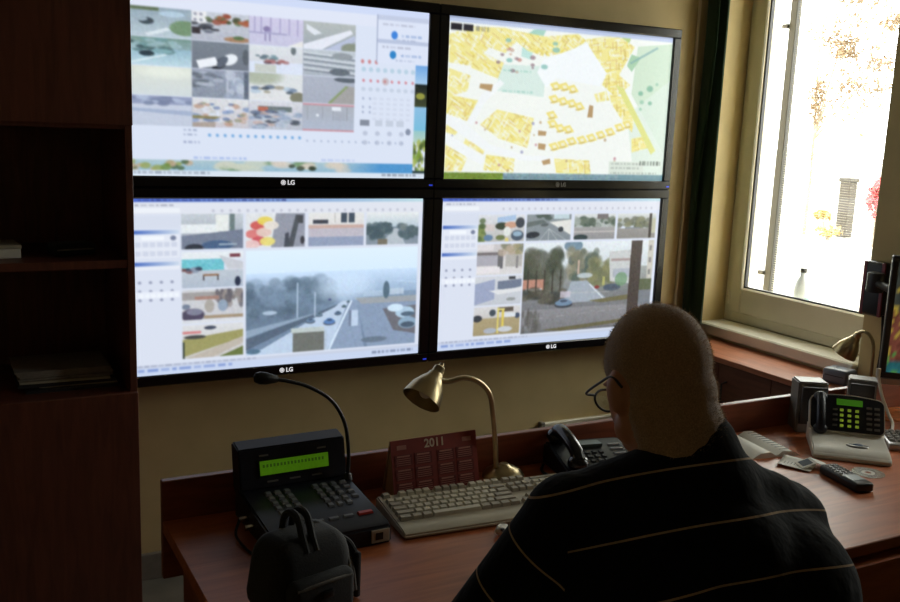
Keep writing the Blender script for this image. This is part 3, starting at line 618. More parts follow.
    t = T(3, 3); grad(t, 0, 1, (176, 178, 186), (180, 188, 206)); fill(t, 0, 0, 1, .06, (206, 140, 150)); fill(t, 0, .94, 1, 1, (206, 140, 150)); [fill(t, x, .1, x + .015, .6, (150, 152, 160)) for x in (.08, .37, .58, .85)]; fill(t, .56, .1, .74, .24, (236, 238, 244)); ell(t, .28, .42, .03, .05, (236, 238, 244)); [fill(t, .62, .3 + k * .08, .82, .32 + k * .08, (156, 158, 168)) for k in range(4)]; noise(t, 6, 4)
    for x in cx[1:4]: f(x - .4, 20, x + .4, 132, (150, 150, 162), .6)
    # control panel on the right with icon rows
    dots(a, [.76, .785, .81], [.315], (206, 92, 90), .006, .012, .7); px_ = [.765 + k * .026 for k in range(8)]
    dots(a, px_, [.36], (150, 190, 206), .008, .014, .5); dots(a, px_, [.425], (214, 96, 106), .005, .009, .7); ell(a, .845, .425, .013, .022, (180, 130, 120), .4); dots(a, px_, [.475], (180, 190, 206), .008, .012, .5)
    for k in range(5):
        for j in range(6): fill(a, .80 + j * .025, .52 + k * .03, .815 + j * .025, .535 + k * .03, (214, 218, 234), .8)
    dots(a, [.765, .79], [.53, .58, .61], (140, 150, 180), .004, .008, .6); fill(a, .755, .655, .79, .69, (110, 116, 130), .8)
    [fill(a, x, .655, x + .028, .69, (196, 202, 216), .8) for x in (.81, .85, .89)]; dots(a, [.775, .82, .865, .91], [.735, .79], (170, 176, 196), .009, .014, .6); ell(a, .935, .72, .01, .02, (96, 106, 130), .7)
    # dialogs
    f(259, 7, 320, 57, (228, 232, 248)); f(259, 7, 320, 12, (200, 206, 228)); f(259, 32, 320, 36, (190, 198, 222)); f(259, 7, 260, 57, (150, 158, 186))
    textrow(a, .83, .95, .085, .012, (150, 150, 170), .5); ell(a, .874, .15, .012, .024, (60, 130, 220)); textrow(a, .90, .98, .145, .014, (120, 150, 200), .6); textrow(a, .88, .96, .17, .012, (150, 160, 190), .5)
    textrow(a, .83, .94, .215, .012, (150, 150, 170), .5); ell(a, .87, .265, .012, .024, (40, 130, 200)); textrow(a, .90, .98, .26, .014, (120, 150, 200), .6); textrow(a, .88, .95, .29, .012, (150, 160, 190), .5)
    # time line
    dots(a, [.25 + k * .0245 for k in range(13)], [.775], (90, 155, 215), .005, .009, .8); dots(a, [.57 + k * .0245 for k in range(15)], [.79], (170, 180, 205), .004, .007, .7); textrow(a, .17, .21, .745, .01, (140, 150, 180), .7); textrow(a, .17, .21, .77, .01, (140, 150, 180), .7); textrow(a, .17, .22, .81, .012, (120, 130, 170), .7); textrow(a, .2, .37, .895, .012, (120, 150, 220), .5); textrow(a, .62, .74, .895, .012, (140, 160, 220), .4)
    # wallpaper showing at the right and bottom
    t = sub(a, 306, 57, 320, 175); grad(t, 0, .17, (110, 165, 225), (170, 205, 236)); grad(t, .17, .38, (20, 26, 26), (60, 66, 40)); ell(t, .5, .28, .4, .03, (150, 150, 60)); grad(t, .38, .6, (140, 190, 226), (120, 190, 220)); grad(t, .6, .72, (150, 200, 200), (190, 210, 190)); blobs(t, 40, 0, .72, 1, 1, [(120, 150, 50), (170, 180, 80), (70, 90, 40)], .14, .03); grad(t, .975, 1, (40, 60, 60), (40, 60, 60))
    t = sub(a, 0, 164.5, 306, 175); grad(t, 0, 1, (176, 200, 206), (150, 186, 206)); blobs(t, 18, 0, .1, .22, .9, [(110, 136, 60), (150, 160, 80), (70, 96, 60), (200, 170, 140)], .014, .25); blobs(t, 24, .3, .1, .75, .9, [(206, 210, 190), (170, 196, 180), (120, 150, 110), (220, 206, 190)], .03, .3); blobs(t, 5, .5, .4, .62, .8, [(50, 60, 44)], .012, .2); X, Y = _grid(t); m = np.clip((X - .72) / .15, 0, 1)[..., None] * .85; t[:] = t * (1 - m) + np.array((60, 140, 206)) / 255 * m; noise(t, 10, 3)
    f(0, 175, 320, 180, (222, 230, 240)); textrow(a, .02, .25, .978, .012, (70, 80, 100), .5); textrow(a, .84, .97, .978, .012, (70, 80, 100), .6)
    return a

MAP_YEL = [[(1, 21), (28, 10), (74, 8), (99, 13), (75, 36), (54, 31), (30, 53), (3, 51)], [(70, 9), (113, 12), (139, 14), (127, 36), (105, 31), (83, 18)], [(117, 15), (175, 7), (189, 14), (163, 28), (132, 36)], [(38, 35), (74, 47), (67, 65), (31, 55)], [(3, 57), (31, 64), (28, 81), (2, 89)], [(2, 86), (43, 91), (34, 116), (1, 107)], [(46, 118), (68, 100), (119, 108), (112, 143), (72, 133)], [(1, 112), (24, 120), (14, 131), (2, 128)], [(28, 133), (56, 139), (52, 152), (24, 140)], [(2, 142), (31, 156), (24, 172), (2, 172)], [(56, 152), (95, 156), (94, 173), (53, 170)], [(187, 12), (235, 4), (261, 16), (240, 51), (258, 62), (237, 78), (215, 64), (221, 50), (200, 31)], [(227, 75), (247, 77), (269, 104), (266, 120), (249, 105), (231, 86)], [(151, 155), (203, 156), (207, 174), (155, 172)], [(204, 76), (222, 71), (228, 82), (209, 85)], [(266, 128), (291, 123), (293, 139), (268, 145)]]
MAP_GRN = [[(266, 15), (321, 8), (320, 146), (261, 73)], [(112, 7), (130, 5), (126, 13), (104, 13)], [(98, 27), (114, 28), (110, 41), (97, 38)], [(70, 49), (132, 47), (131, 83), (65, 79)], [(236, 4), (255, 5), (247, 22), (232, 18)], [(257, 25), (272, 28), (259, 46), (251, 39)]]
def paint_map():
    a = canvas((250, 250, 242)); N = lambda q: [(x / 320, y / 180) for x, y in q]
    poly(a, N(MAP_GRN[0]), (214, 232, 206)); poly(a, [(.8, .55), (1, .3), (1, 1), (.86, 1)], (226, 238, 222), .8)
    for q, c in zip(MAP_GRN[1:], ((170, 214, 196), (196, 232, 222), (222, 238, 228), (190, 212, 130), (170, 208, 170))): poly(a, N(q), c)
    for q in MAP_YEL:
        poly(a, N(q), (248, 234, 150)); xs = [p_[0] for p_ in q]; ys = [p_[1] for p_ in q]; msk = np.zeros(a.shape[:2] + (3,)); poly(msk, N(q), (255, 255, 255)); b = a.copy(); ang = .55 if xs[0] < 130 else -.15
        for _ in range(int((max(xs) - min(xs)) * (max(ys) - min(ys)) / 22)):
            x = RNG.uniform(min(xs), max(xs)); y = RNG.uniform(min(ys), max(ys)); an = ang + (math.pi / 2 if RNG.random() < .3 else 0); L = RNG.uniform(4, 12)
            line(b, x / 320, y / 180, (x + L * math.cos(an)) / 320, (y + L * math.sin(an)) / 180, .006, [(253, 252, 236), (253, 252, 240), (222, 196, 104), (242, 220, 104), (234, 204, 130), (252, 250, 226)][RNG.integers(6)], .85)
        a[:] = a * (1 - msk) + b * msk
    # arc of separate houses
    arc = [(150, 140), (162, 137), (175, 133), (190, 131), (204, 128), (218, 124), (232, 120), (246, 114), (258, 110)]
    for x, y in arc + [(147, 69), (160, 69), (172, 71), (146, 84), (159, 86), (172, 88), (183, 91), (144, 103), (146, 113), (157, 118), (169, 119)]:
        line(a, (x - 5) / 320, (y + 2) / 180, (x + 5.5) / 320, (y - 1) / 180, .05, (246, 226, 128)); line(a, (x - 2) / 320, (y + 1) / 180, (x + 3) / 320, y / 180, .02, (252, 246, 214)); line(a, (x - 5) / 320, (y + 5) / 180, (x + 5) / 320, (y + 3) / 180, .008, (206, 176, 96), .8)
    poly(a, N([(236, 63), (248, 66), (306, 142), (299, 147)]), (230, 228, 134))
    poly(a, N([(128, 40), (189, 17), (221, 50), (212, 66), (147, 60), (134, 72), (120, 55)]), (252, 253, 252))
    for q in ([(0, 107), (20, 112), (60, 140), (110, 152), (150, 152), (150, 158), (105, 158), (50, 146), (0, 118)], [(0, 128), (30, 142), (54, 158), (50, 164), (20, 150), (0, 136)], [(28, 116), (46, 84), (70, 66), (76, 70), (52, 92), (36, 120)]): poly(a, N(q), (250, 250, 248))
    for q in ([(126, 122), (138, 123), (137, 128), (126, 128)], [(127, 137), (138, 138), (137, 145), (127, 144)], [(133, 158), (145, 155), (146, 161), (136, 163)], [(198, 89), (204, 90), (204, 104), (196, 104)], [(44, 72), (61, 72), (59, 80), (43, 77)]): poly(a, N(q), (186, 150, 104))
    blobs(a, 14, .2, .17, .36, .33, [(200, 130, 120), (150, 120, 130), (206, 170, 150)], .009, .010); blobs(a, 16, 0, .6, .9, .95, [(200, 140, 150), (150, 150, 190), (190, 160, 120)], .005, .008)
    blobs(a, 6, .83, .3, .95, .6, [(120, 180, 150), (150, 200, 170)], .012, .016); blobs(a, 5, .24, .02, .5, .3, [(130, 190, 180)], .012, .012); line(a, .8, .2, .93, .08, .012, (120, 170, 170), .7); textrow(a, .23, .35, .30, .012, (120, 190, 170), .5); textrow(a, .23, .36, .43, .012, (120, 190, 170), .5)
    fill(a, .73, .87, .9, .97, (226, 232, 218)); textrow(a, .74, .9, .88, .012, (130, 140, 130), .5); textrow(a, .74, .88, .91, .012, (130, 140, 130), .5); textrow(a, .74, .97, .945, .012, (130, 140, 130), .5); textrow(a, .88, .985, .865, .03, (90, 100, 90), .7)
    fill(a, 0, 0, 1, .035, (196, 206, 232)); fill(a, 0, .0, 1, .012, (150, 160, 190)); fill(a, .01, .045, .055, .085, (30, 28, 34)); fill(a, .06, .045, .10, .085, (40, 38, 44)); textrow(a, .11, .17, .05, .03, (110, 110, 110), .6)
    t = sub(a, 0, 173, 320, 180); grad(t, 0, 1, (130, 160, 170), (110, 140, 150)); fill(t, 0, 0, .25, 1, (112, 138, 50)); noise(t, 22, 6); fill(t, .78, 0, 1, 1, (96, 140, 150), .6)
    noise(a, 4, 5)
    return a

def display_mesh(a, w, h):
    a = np.clip(a, 0, 1); hh, ww = 180, 320
    for _ in range(2):      # soft, slightly washed-out picture as on the photographed panels
        p_ = np.pad(a, ((2, 2), (2, 2), (0, 0)), 'edge'); a = sum(p_[i:i + a.shape[0], 2:-2] for i in range(5)) / 5
        p_ = np.pad(a, ((2, 2), (2, 2), (0, 0)), 'edge'); a = sum(p_[2:-2, i:i + a.shape[1]] for i in range(5)) / 5
    a = np.clip((a * .95 + .05) ** 1.0, 0, 1) * np.array((.965, .985, 1.0))
    small = a.reshape(hh, SX, ww, SX, 3).mean((1, 3))
    pad = np.pad(small, ((0, 1), (0, 1), (0, 0)), 'edge')
    lin = np.where(pad <= .04045, pad / 12.92, ((pad + .055) / 1.055) ** 2.4)
    X, Z = np.meshgrid(np.linspace(0, w, ww + 1), -np.linspace(0, h, hh + 1))
    co = np.stack([X, np.zeros_like(X), Z], -1).reshape(-1, 3)
    idx = np.arange((hh + 1) * (ww + 1)).reshape(hh + 1, ww + 1)
    q = np.stack([idx[:-1, :-1], idx[1:, :-1], idx[1:, 1:], idx[:-1, 1:]], -1).reshape(-1, 4)
    me = bpy.data.meshes.new('display')
    me.vertices.add(len(co)); me.vertices.foreach_set('co', co.astype(np.float32).ravel())
    me.loops.add(q.size); me.loops.foreach_set('vertex_index', q.astype(np.int32).ravel())
    me.polygons.add(len(q)); me.polygons.foreach_set('loop_start', (np.arange(len(q)) * 4).astype(np.int32))
    me.update(calc_edges=True)
    at = me.attributes.new('picture', 'FLOAT_COLOR', 'POINT')
    at.data.foreach_set('color', np.concatenate([lin.reshape(-1, 3), np.ones((lin.shape[0] * lin.shape[1], 1))], 1).astype(np.float32).ravel())
    return me
M_DISPLAY = attr_mat('lit_display_picture', 'picture', 1.0, 0.25)
M_LOGO = mat('glow_painted_logo', rgb(226, 226, 230), 0.4, var=0.02, emit=0.8)  # logos are no lamps; the glow stands in for their bright reflection
M_LED = mat('blue_power_light', rgb(40, 60, 200), 0.4, var=0.02, emit=0.8)

SW, SH, BXW, BYH = 1.02, .5712, .0382, .0352
def monitor(x, ztop, picture, label, logo_dim):
    """x, ztop: top-left corner of the picture; display plane at y = 0"""
    t = thing('video_monitor', label, 'monitor', (x + SW / 2, .05, ztop - SH - BYH), group='video wall monitors')
    ox, oz = -SW / 2, SH + BYH     # local coords of the picture's top-left corner
    yf = -.062
    bz = boxes(((ox - BXW, yf, oz), (-ox + BXW, .02, oz + BYH), .004), ((ox - BXW, yf, oz - SH - BYH), (-ox + BXW, .02, oz - SH), .004),
               ((ox - BXW, yf + .0005, oz - SH), (ox, .02, oz), .003), ((-ox, yf + .0005, oz - SH), (-ox + BXW, .02, oz), .003))
    bezel = obj('bezel', bz, M_GLOSSBLK, t)
    obj_me('display', display_mesh(picture, SW, SH), M_DISPLAY, t, loc=(ox, -.050, oz))
    obj('back_housing', boxes(((ox - .02, -.045, .02), (-ox + .02, .025, SH + BYH), .008)), M_BLACK, t)
    obj('wall_bracket', boxes(((-.2, .025, .12), (-.14, .049, .5), .002), ((.14, .025, .12), (.2, .049, .5), .002), ((-.3, .03, .26), (.3, .049, .32), .002)), M_DKGREY, t)
    lg = B(); lathe(lg, [(0, 0), (.0105, 0), (.0105, .002), (0, .002)], 24, Matrix.Rotation(math.radians(90), 4, 'X'))
    m_lg = M_LOGO if not logo_dim else M_GREYP
    logo = obj('logo_disc', lg, m_lg, bezel, loc=(-.016, yf, .018)); logo.scale = (.8, 1, .8)
    ring = B(); lathe(ring, [(.0072, .0022), (.0076, .0026), (.0064, .0026), (.006, .0022)], 24, Matrix.Rotation(math.radians(90), 4, 'X'))
    obj('logo_ring', ring, M_BLACK, bezel, loc=(-.016, yf, .018)).scale = (.8, 1, .8)
    obj_me('logo_letters', text_mesh('LG', .021, .0006, .0005), m_lg, bezel, loc=(.011, yf - .0012, .0175), rot=(math.radians(90), 0, 0))
    obj('power_light', boxes(((-ox + .016, yf - .001, .010), (-ox + .030, yf + .001, .015))), M_LED, bezel)
    return t
GX, GY, ZM = .0775, .0714, 1.356
monitor(-GX - SW, ZM + GY / 2 + SH, paint_tl(), 'black monitor showing a grid of camera pictures with control panel', False)
monitor(0, ZM + GY / 2 + SH, paint_map(), 'black monitor showing a yellow street map', True)
_a = canvas((226, 229, 242)); ui_cctv(_a); tiles_bl(_a)
monitor(-GX - SW, ZM - GY / 2, _a, 'black monitor showing a misty road with a truck and cars', False)
_a = canvas((226, 229, 242)); ui_cctv(_a); tiles_br(_a)
monitor(0, ZM - GY / 2, _a, 'black monitor showing a street crossing seen past a dark pole', False)

# ================================================================== FURNITURE
# ------------------------------------------------------------------ tall cabinet on the left
def make_cabinet():
    xr, xl, yf, yb, zt = -1.142, -2.14, -.35, .095, 2.30
    t = thing('bookcase', 'tall dark brown wooden cabinet with open shelves left of the monitors', 'cabinet', ((xr + xl) / 2, (yf + yb) / 2, 0))
    cx, cy = (xr + xl) / 2, (yf + yb) / 2
    L = lambda lo, hi, b=.001: ((lo[0] - cx, lo[1] - cy, lo[2]), (hi[0] - cx, hi[1] - cy, hi[2]), b)
    obj('side_panel', boxes(L((xr - .019, yf, 0), (xr, yb, zt))), M_CAB, t)
    obj('side_panel', boxes(L((xl, yf, 0), (xl + .019, yb, zt))), M_CAB, t)
    obj('back_panel', boxes(L((xl + .019, yb - .008, .06), (xr - .019, yb, zt))), M_CAB, t)
    obj('top_panel', boxes(L((xl, yf, zt), (xr, yb, zt + .02))), M_CAB, t)
    obj('plinth', boxes(L((xl + .019, yf + .03, 0), (xr - .019, yf + .05, .06))), M_CAB, t)
    for z in (.785, 1.165, 1.545):
        obj('shelf', boxes(L((xl + .0195, yf + .004, z - .008), (xr - .0195, yb - .009, z + .014))), M_CAB, t)
    for (z0, z1) in ((1.548, zt - .002), (.06, .802)):
        for (a_, b_) in ((xl + .001, (xl + xr) / 2 - .0015), ((xl + xr) / 2 + .0015, xr - .001)):
            d = obj('cabinet_door', boxes(L((a_, yf - .018, z0), (b_, yf - .001, z1), .0015)), M_CAB, t)
            hx = (a_ + .03) if a_ > (xl + xr) / 2 else (b_ - .03)
            hz = z0 + .12 if z0 > 1 else z1 - .12
            hb = B(); tube(hb, [(hx - cx, yf - .018 - cy, hz - .05), (hx - cx, yf - .045 - cy, hz - .045), (hx - cx, yf - .045 - cy, hz + .045), (hx - cx, yf - .018 - cy, hz + .05)], .005, 8)
            obj('handle', hb, M_DKGREY, d, True)
make_cabinet()
# papers and a carton on the shelves
SH1, SH2 = .799, 1.179
M_SHELFP = mat('dusty_grey_paper', rgb(138, 130, 122), .85, var=.12, scale=60)
def paper(x, y, z, w, d, h, rz, label, m, name='paper_stack', cat='papers', group='papers on the cabinet shelf'):
    t = thing(name, label, cat, (x, y, z), rz, group)
    n = max(1, int(h / .004)); bm = B()
    for k in range(n):
        dx, dy = random.uniform(-.004, .004), random.uniform(-.004, .004)
        box(bm, (-w / 2 + dx, -d / 2 + dy, k * h / n), (w / 2 + dx, d / 2 + dy, (k + .88) * h / n))
    obj('sheets', bm, m, t)
    return t
z = SH1 + .0005
for i, (w, d, h, dx, dy, rz, m, lb) in enumerate((
    (.25, .20, .008, .010, -.01, .03, M_DKGREY, 'dark folder lying at the bottom of the shelf pile'),
    (.21, .19, .004, .030, .0, -.02, M_PAPERG, 'thin pale sheets above the bottom folder of the shelf pile'),
    (.26, .20, .010, .000, .0, .02, M_DKGREY, 'dark folder in the middle of the shelf pile'),
    (.24, .20, .007, .000, .0, -.04, M_PAPERG, 'grey pamphlets lying in the middle of the shelf pile'),
    (.25, .20, .016, -.006, .0, .03, M_SHELFP, 'thick stack of pale papers in the shelf pile'),
    (.25, .20, .012, -.012, .0, .0, M_SHELFP, 'grey sheaf of papers on top of the shelf pile'))):
    paper(-1.315 + dx, -.16 + dy, z, w, d, h, rz, lb, m); z += h + .0006
tb = thing('carton', 'small white box on the upper cabinet shelf', 'box', (-1.50, -.20, SH2 + .0005), .1)
obj('carton_body', boxes(((-.06, -.06, 0), (.07, .06, .032), .001)), M_PAPER, tb)
obj('carton_lid', boxes(((-.062, -.062, .026), (.072, .062, .036), .001)), M_PAPERG, tb)
tb = thing('pencil_case', 'dark rounded case lying on the upper cabinet shelf', 'case', (-1.29, -.20, SH2 + .0005), .2)
bm = B(); box(bm, (-.06, -.04, 0), (.06, .04, .035), .014, 3); obj('case_body', bm, M_FABBAG, tb, True)
bm = B(); tube(bm, [(-.05, -.041, .018), (.05, -.041, .018)], .0022, 6); obj('zipper', bm, M_GREYP, tb, True)

# ------------------------------------------------------------------ desk
DX0, DX1, DY0, DY1, DZ = -1.238, 1.36, -1.842, -1.165, .75
def make_desk():
    t = thing('desk', 'long reddish brown wooden desk with a raised back board', 'desk', (0, -1.5, 0))
    oy = 1.5
    L = lambda x0, y0, z0, x1, y1, z1, b=.0015: ((x0, y0 + oy, z0), (x1, y1 + oy, z1), b)
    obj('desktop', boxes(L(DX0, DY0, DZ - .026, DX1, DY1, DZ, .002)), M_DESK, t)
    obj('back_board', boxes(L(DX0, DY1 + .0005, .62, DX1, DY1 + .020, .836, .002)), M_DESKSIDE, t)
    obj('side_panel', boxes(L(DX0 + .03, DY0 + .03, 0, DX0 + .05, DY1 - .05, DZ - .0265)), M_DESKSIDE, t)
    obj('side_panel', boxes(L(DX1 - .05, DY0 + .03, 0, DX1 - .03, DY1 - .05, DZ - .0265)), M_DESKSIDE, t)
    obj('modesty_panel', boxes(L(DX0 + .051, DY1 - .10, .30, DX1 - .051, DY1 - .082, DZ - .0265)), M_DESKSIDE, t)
    # drawer unit
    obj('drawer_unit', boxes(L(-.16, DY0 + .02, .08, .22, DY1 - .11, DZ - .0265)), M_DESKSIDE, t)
    for z0, z1 in ((.545, .708), (.355, .54), (.10, .35)):
        d = obj('drawer', boxes(L(-.158, DY0 - .012, z0, .218, DY0 + .0195, z1, .002)), M_DESK, t)
        hb = B(); zc = (z0 + z1) / 2 - .01
        tube(hb, [(-.03, DY0 - .012 + oy, zc), (-.03, DY0 - .034 + oy, zc), (.09, DY0 - .034 + oy, zc), (.09, DY0 - .012 + oy, zc)], .005, 8)
        obj('handle', hb, M_CHROME, d, True)
make_desk()

# ------------------------------------------------------------------ low cabinet under the window
def make_low_cabinet():
    x0, x1, y0, y1, zt = 1.16, 1.372, -1.13, .015, .700
    t = thing('window_cabinet', 'low brown wooden cabinet with a lighter top under the window sill', 'cabinet', (x1, (y0 + y1) / 2, 0))
    ox, oy = -x1, -(y0 + y1) / 2
    L = lambda a, b, c, d, e, f, bv=.0015: ((a + ox, b + oy, c), (d + ox, e + oy, f), bv)
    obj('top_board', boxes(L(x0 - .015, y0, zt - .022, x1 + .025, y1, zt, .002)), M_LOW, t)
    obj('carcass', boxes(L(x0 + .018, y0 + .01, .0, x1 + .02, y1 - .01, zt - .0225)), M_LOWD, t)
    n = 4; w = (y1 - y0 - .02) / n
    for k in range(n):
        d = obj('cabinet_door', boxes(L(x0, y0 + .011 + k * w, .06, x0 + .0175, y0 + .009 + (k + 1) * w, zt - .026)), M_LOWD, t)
        hb = B(); yk = y0 + .011 + k * w + (.05 if k % 2 else w - .05)
        tube(hb, [(x0 + ox, yk + oy, .52), (x0 - .025 + ox, yk + oy, .525), (x0 - .025 + ox, yk + oy, .60), (x0 + ox, yk + oy, .605)], .004, 8)
        obj('handle', hb, M_DKGREY, d, True)
make_low_cabinet()

# ================================================================== THINGS ON THE DESK
# ------------------------------------------------------------------ keyboard
def key_mesh(w, d=.0155, h=.008):
    bm = B(); t = .0022
    b0 = [(-w / 2, -d / 2, 0), (w / 2, -d / 2, 0), (w / 2, d / 2, 0), (-w / 2, d / 2, 0)]
    b1 = [(-w / 2 + t, -d / 2 + t, h), (w / 2 - t, -d / 2 + t, h), (w / 2 - t, d / 2 - t * .6, h), (-w / 2 + t, d / 2 - t * .6, h)]
    va = [bm.verts.new(v) for v in b0]; vb = [bm.verts.new(v) for v in b1]
    bm.faces.new(vb); bm.faces.new(va[::-1])
    for i in range(4): bm.faces.new((va[i], va[(i + 1) % 4], vb[(i + 1) % 4], vb[i]))
    me = bpy.data.meshes.new('key'); bm.to_mesh(me); bm.free(); return me
KEYCACHE = {}
def key(parent, x, y, z, w, m, tilt=0.0, d=.0155, h=.008):
    k = (round(w, 4), round(d, 4), round(h, 4), m.name)
    if k not in KEYCACHE:
        KEYCACHE[k] = key_mesh(w, d, h); KEYCACHE[k].materials.append(m)
    o = bpy.data.objects.new('key', KEYCACHE[k]); COL.objects.link(o); o.parent = parent; o.location = (x, y, z); o.rotation_euler = (tilt, 0, 0)
    return o
def make_keyboard(loc, rz, label, m_body, m_key, m_key2):
    t = thing('keyboard', label, 'keyboard', loc, rz)
    W, D = .456, .172
    prof = [(0, .002), (0, .026), (-.004, .030), (-D + .03, .018), (-D + .008, .016), (-D, .010), (-D, .002)]
    bm = B(); prism(bm, prof, 'x', 0, W)
    bmesh.ops.bevel(bm, geom=[e for e in bm.edges], offset=.003, segments=2, affect='EDGES', clamp_overlap=True)
    obj('keyboard_body', bm, m_body, t, True)
    tilt = math.atan2(.012, D - .034)
    zs = lambda y: .0300 - .012 * (-y - .004) / (D - .034) + .0003
    u = .019; x0 = .0095
    rows = [(-.013, [1, None, 1, 1, 1, 1, -.5, 1, 1, 1, 1, -.5, 1, 1, 1, 1]),
            (-.040, [1] * 13 + [2]), (-.059, [1.5] + [1] * 12 + [1.5]), (-.078, [1.75] + [1] * 11 + [2.25]),
            (-.097, [2.25] + [1] * 10 + [2.75]), (-.116, [1.5, 1.25, 1.25, 6, 1.25, 1.25, 1.25, 1.25])]
    for y, ws in rows:
        x = x0
        for i, w in enumerate(ws):
            if w is None: x += u; continue
            if w < 0: x += -w * u; continue
            key(t, x + w * u / 2, y, zs(y), w * u - .0012, m_key2 if (w > 1 and w < 3) or (y == -.013 and (i < 2 or 6 < i < 11)) else m_key, tilt); x += w * u
    xn = x0 + 15 * u + .008
    for y, n in ((-.013, 3), (-.040, 3), (-.059, 3)):
        for k in range(n): key(t, xn + (k + .5) * u, y, zs(y), u - .0012, m_key2, tilt)
    key(t, xn + 1.5 * u, -.097, zs(-.097), u - .0012, m_key2, tilt)
    for k in range(3): key(t, xn + (k + .5) * u, -.116, zs(-.116), u - .0012, m_key2, tilt)
    xp = xn + 3 * u + .008
    for r, y in enumerate((-.040, -.059, -.078, -.097, -.116)):
        for k in range(4): key(t, xp + (k + .5) * u, y, zs(y), u - .0012, m_key, tilt)
    bm = boxes(((xp + .01, -.018, zs(-.013)), (xp + .065, -.010, zs(-.013) + .0015)))
    obj('indicator_strip', bm, m_key2, t)
    for fx in (.03, W - .03):
        for fy in (-.02, -D + .02): obj('rubber_foot', boxes(((fx - .008, fy - .004, 0), (fx + .008, fy + .004, .004))), M_BLACK, t)
    return t
make_keyboard((-.806, -1.276, DZ), math.radians(-3.4), 'beige computer keyboard in front of the brass lamp', M_BEIGE, M_KEY, M_KEYG)

# ------------------------------------------------------------------ intercom console with gooseneck microphone
def make_console():
    t = thing('intercom_console', 'black intercom console with green display and gooseneck microphone', 'intercom', (-.972, -1.19, DZ), 0.03)
    hw = .122
    bm = B(); prism(bm, [(.0, 0), (.0, .062), (-.02, .066), (-.235, .043), (-.252, .036), (-.256, 0)], 'x', -hw, hw)
    bmesh.ops.bevel(bm, geom=[e for e in bm.edges], offset=.004, segments=2, affect='EDGES', clamp_overlap=True)
    obj('console_base', bm, M_NAVY, t, True)
    # display head
    bm = B(); prism(bm, [(.020, .062), (.034, .15), (.024, .156), (-.014, .148), (-.034, .064), (-.02, .05), (.01, .05)], 'x', -hw + .002, hw - .002)
    bmesh.ops.bevel(bm, geom=[e for e in bm.edges], offset=.003, segments=2, affect='EDGES', clamp_overlap=True)
    hd = obj('display_head', bm, M_NAVY, t, True)
    an = math.atan2(.020, .084); fr = Matrix.Translation((0, -.0243, .106)) @ Matrix.Rotation(-an, 4, 'X')
    bm = B(); box(bm, (-.080, -.0015, -.019), (.082, .001, .019), .0, 1, fr); obj('display_frame', bm, M_BLACK, hd)
    bm = B(); box(bm, (-.076, -.0026, -.015), (.078, -.001, .015), .0, 1, fr); lcd = obj('green_display', bm, M_LCD, hd)
    bm = B()
    for k in range(18): box(bm, (-.070 + k * .0078, -.0030, .001), (-.0655 + k * .0078, -.0026, .0075), .0, 1, fr)
    obj('display_characters', bm, mat('dark_green_character', rgb(40, 72, 14), .5, emit=.6), lcd)
    for cx in (-.05, .0, .05):
        bm = B(); box(bm, (cx - .012, -.0022, -.031), (cx + .012, .0, -.0275), .0, 1, fr); obj('printed_label', bm, M_GREYP, hd)
    for cx in (-.066, .064):
        bm = B(); box(bm, (cx - .010, -.0022, .025), (cx + .010, .0, .0285), .0, 1, fr); obj('printed_label', bm, M_GREYP, hd)
    # keys on the sloping top
    sl = math.atan2(.023, .215); zt = lambda y: .066 - .023 * (-y - .02) / .215 - .0008
    m_k = mat('worn_grey_key', rgb(118, 120, 126), .5)
    for bx, cols in ((-.070, 3), (.034, 3)):
        for r in range(5):
            for c in range(cols):
                y = -.062 - r * .0215; key(t, bx + c * .0205, y, zt(y), .0145, m_k, sl, .0145, .005)
    for r in range(4):
        y = -.062 - r * .0215; key(t, .034 + 3 * .0205 + .002, y, zt(y), .0165, m_k, sl, .011, .005)
    y = -.20
    for k in range(4): key(t, -.045 + k * .032, y, zt(y), .024, m_k, sl, .010, .004)
    key(t, .088, y, zt(y), .034, M_RED, sl, .012, .005)
    plate = obj('name_plate', boxes(((.076, -.2585, .006), (.116, -.2555, .033), .0008)), M_PAPERG, t)
    obj('plate_emblem', boxes(((.085, -.2592, .012), (.101, -.2584, .027))), M_BLACK, plate)
    # microphone
    x = .108
    bm = B(); tube(bm, [(x + .008, -.046, .058), (x + .010, -.044, .12), (x + .004, -.034, .185), (x - .024, -.024, .237), (x - .075, -.02, .272), (x - .125, -.02, .290), (x - .158, -.02, .297)], .0042, 10, 6)
    mic = obj('gooseneck', bm, M_BLACK, t, True)
    bm = B(); lathe(bm, [(0, -.02), (.007, -.02), (.010, -.008), (.013, .004), (.0135, .018), (.010, .028), (0, .032)], 18, Matrix.Translation((x - .165, -.02, .299)) @ Matrix.Rotation(math.radians(-80), 4, 'Y'))
    obj('microphone_capsule', bm, M_BLACK, mic, True)
    bm = B(); lathe(bm, [(0, 0), (.011, 0), (.009, .012), (.005, .016), (0, .016)], 16, Matrix.Translation((x + .008, -.046, .060))); obj('gooseneck_collar', bm, M_DKGREY, t, True)
    # connector plugs on the left flank
    for k, (yy, zz) in enumerate(((-.09, .03), (-.13, .028))):
        bm = B(); tube(bm, [(-hw - .020, yy, zz), (-hw + .002, yy, zz)], .006, 10); obj('plug', bm, M_CHROME, t, True)
    bm = B(); tube(bm, [(-hw - .018, -.09, .03), (-hw - .035, -.12, .012), (-hw - .03, -.18, .004), (-hw - .02, -.22, .004)], .003, 8, 6); obj('cable', bm, M_BLACK, t, True)
make_console()

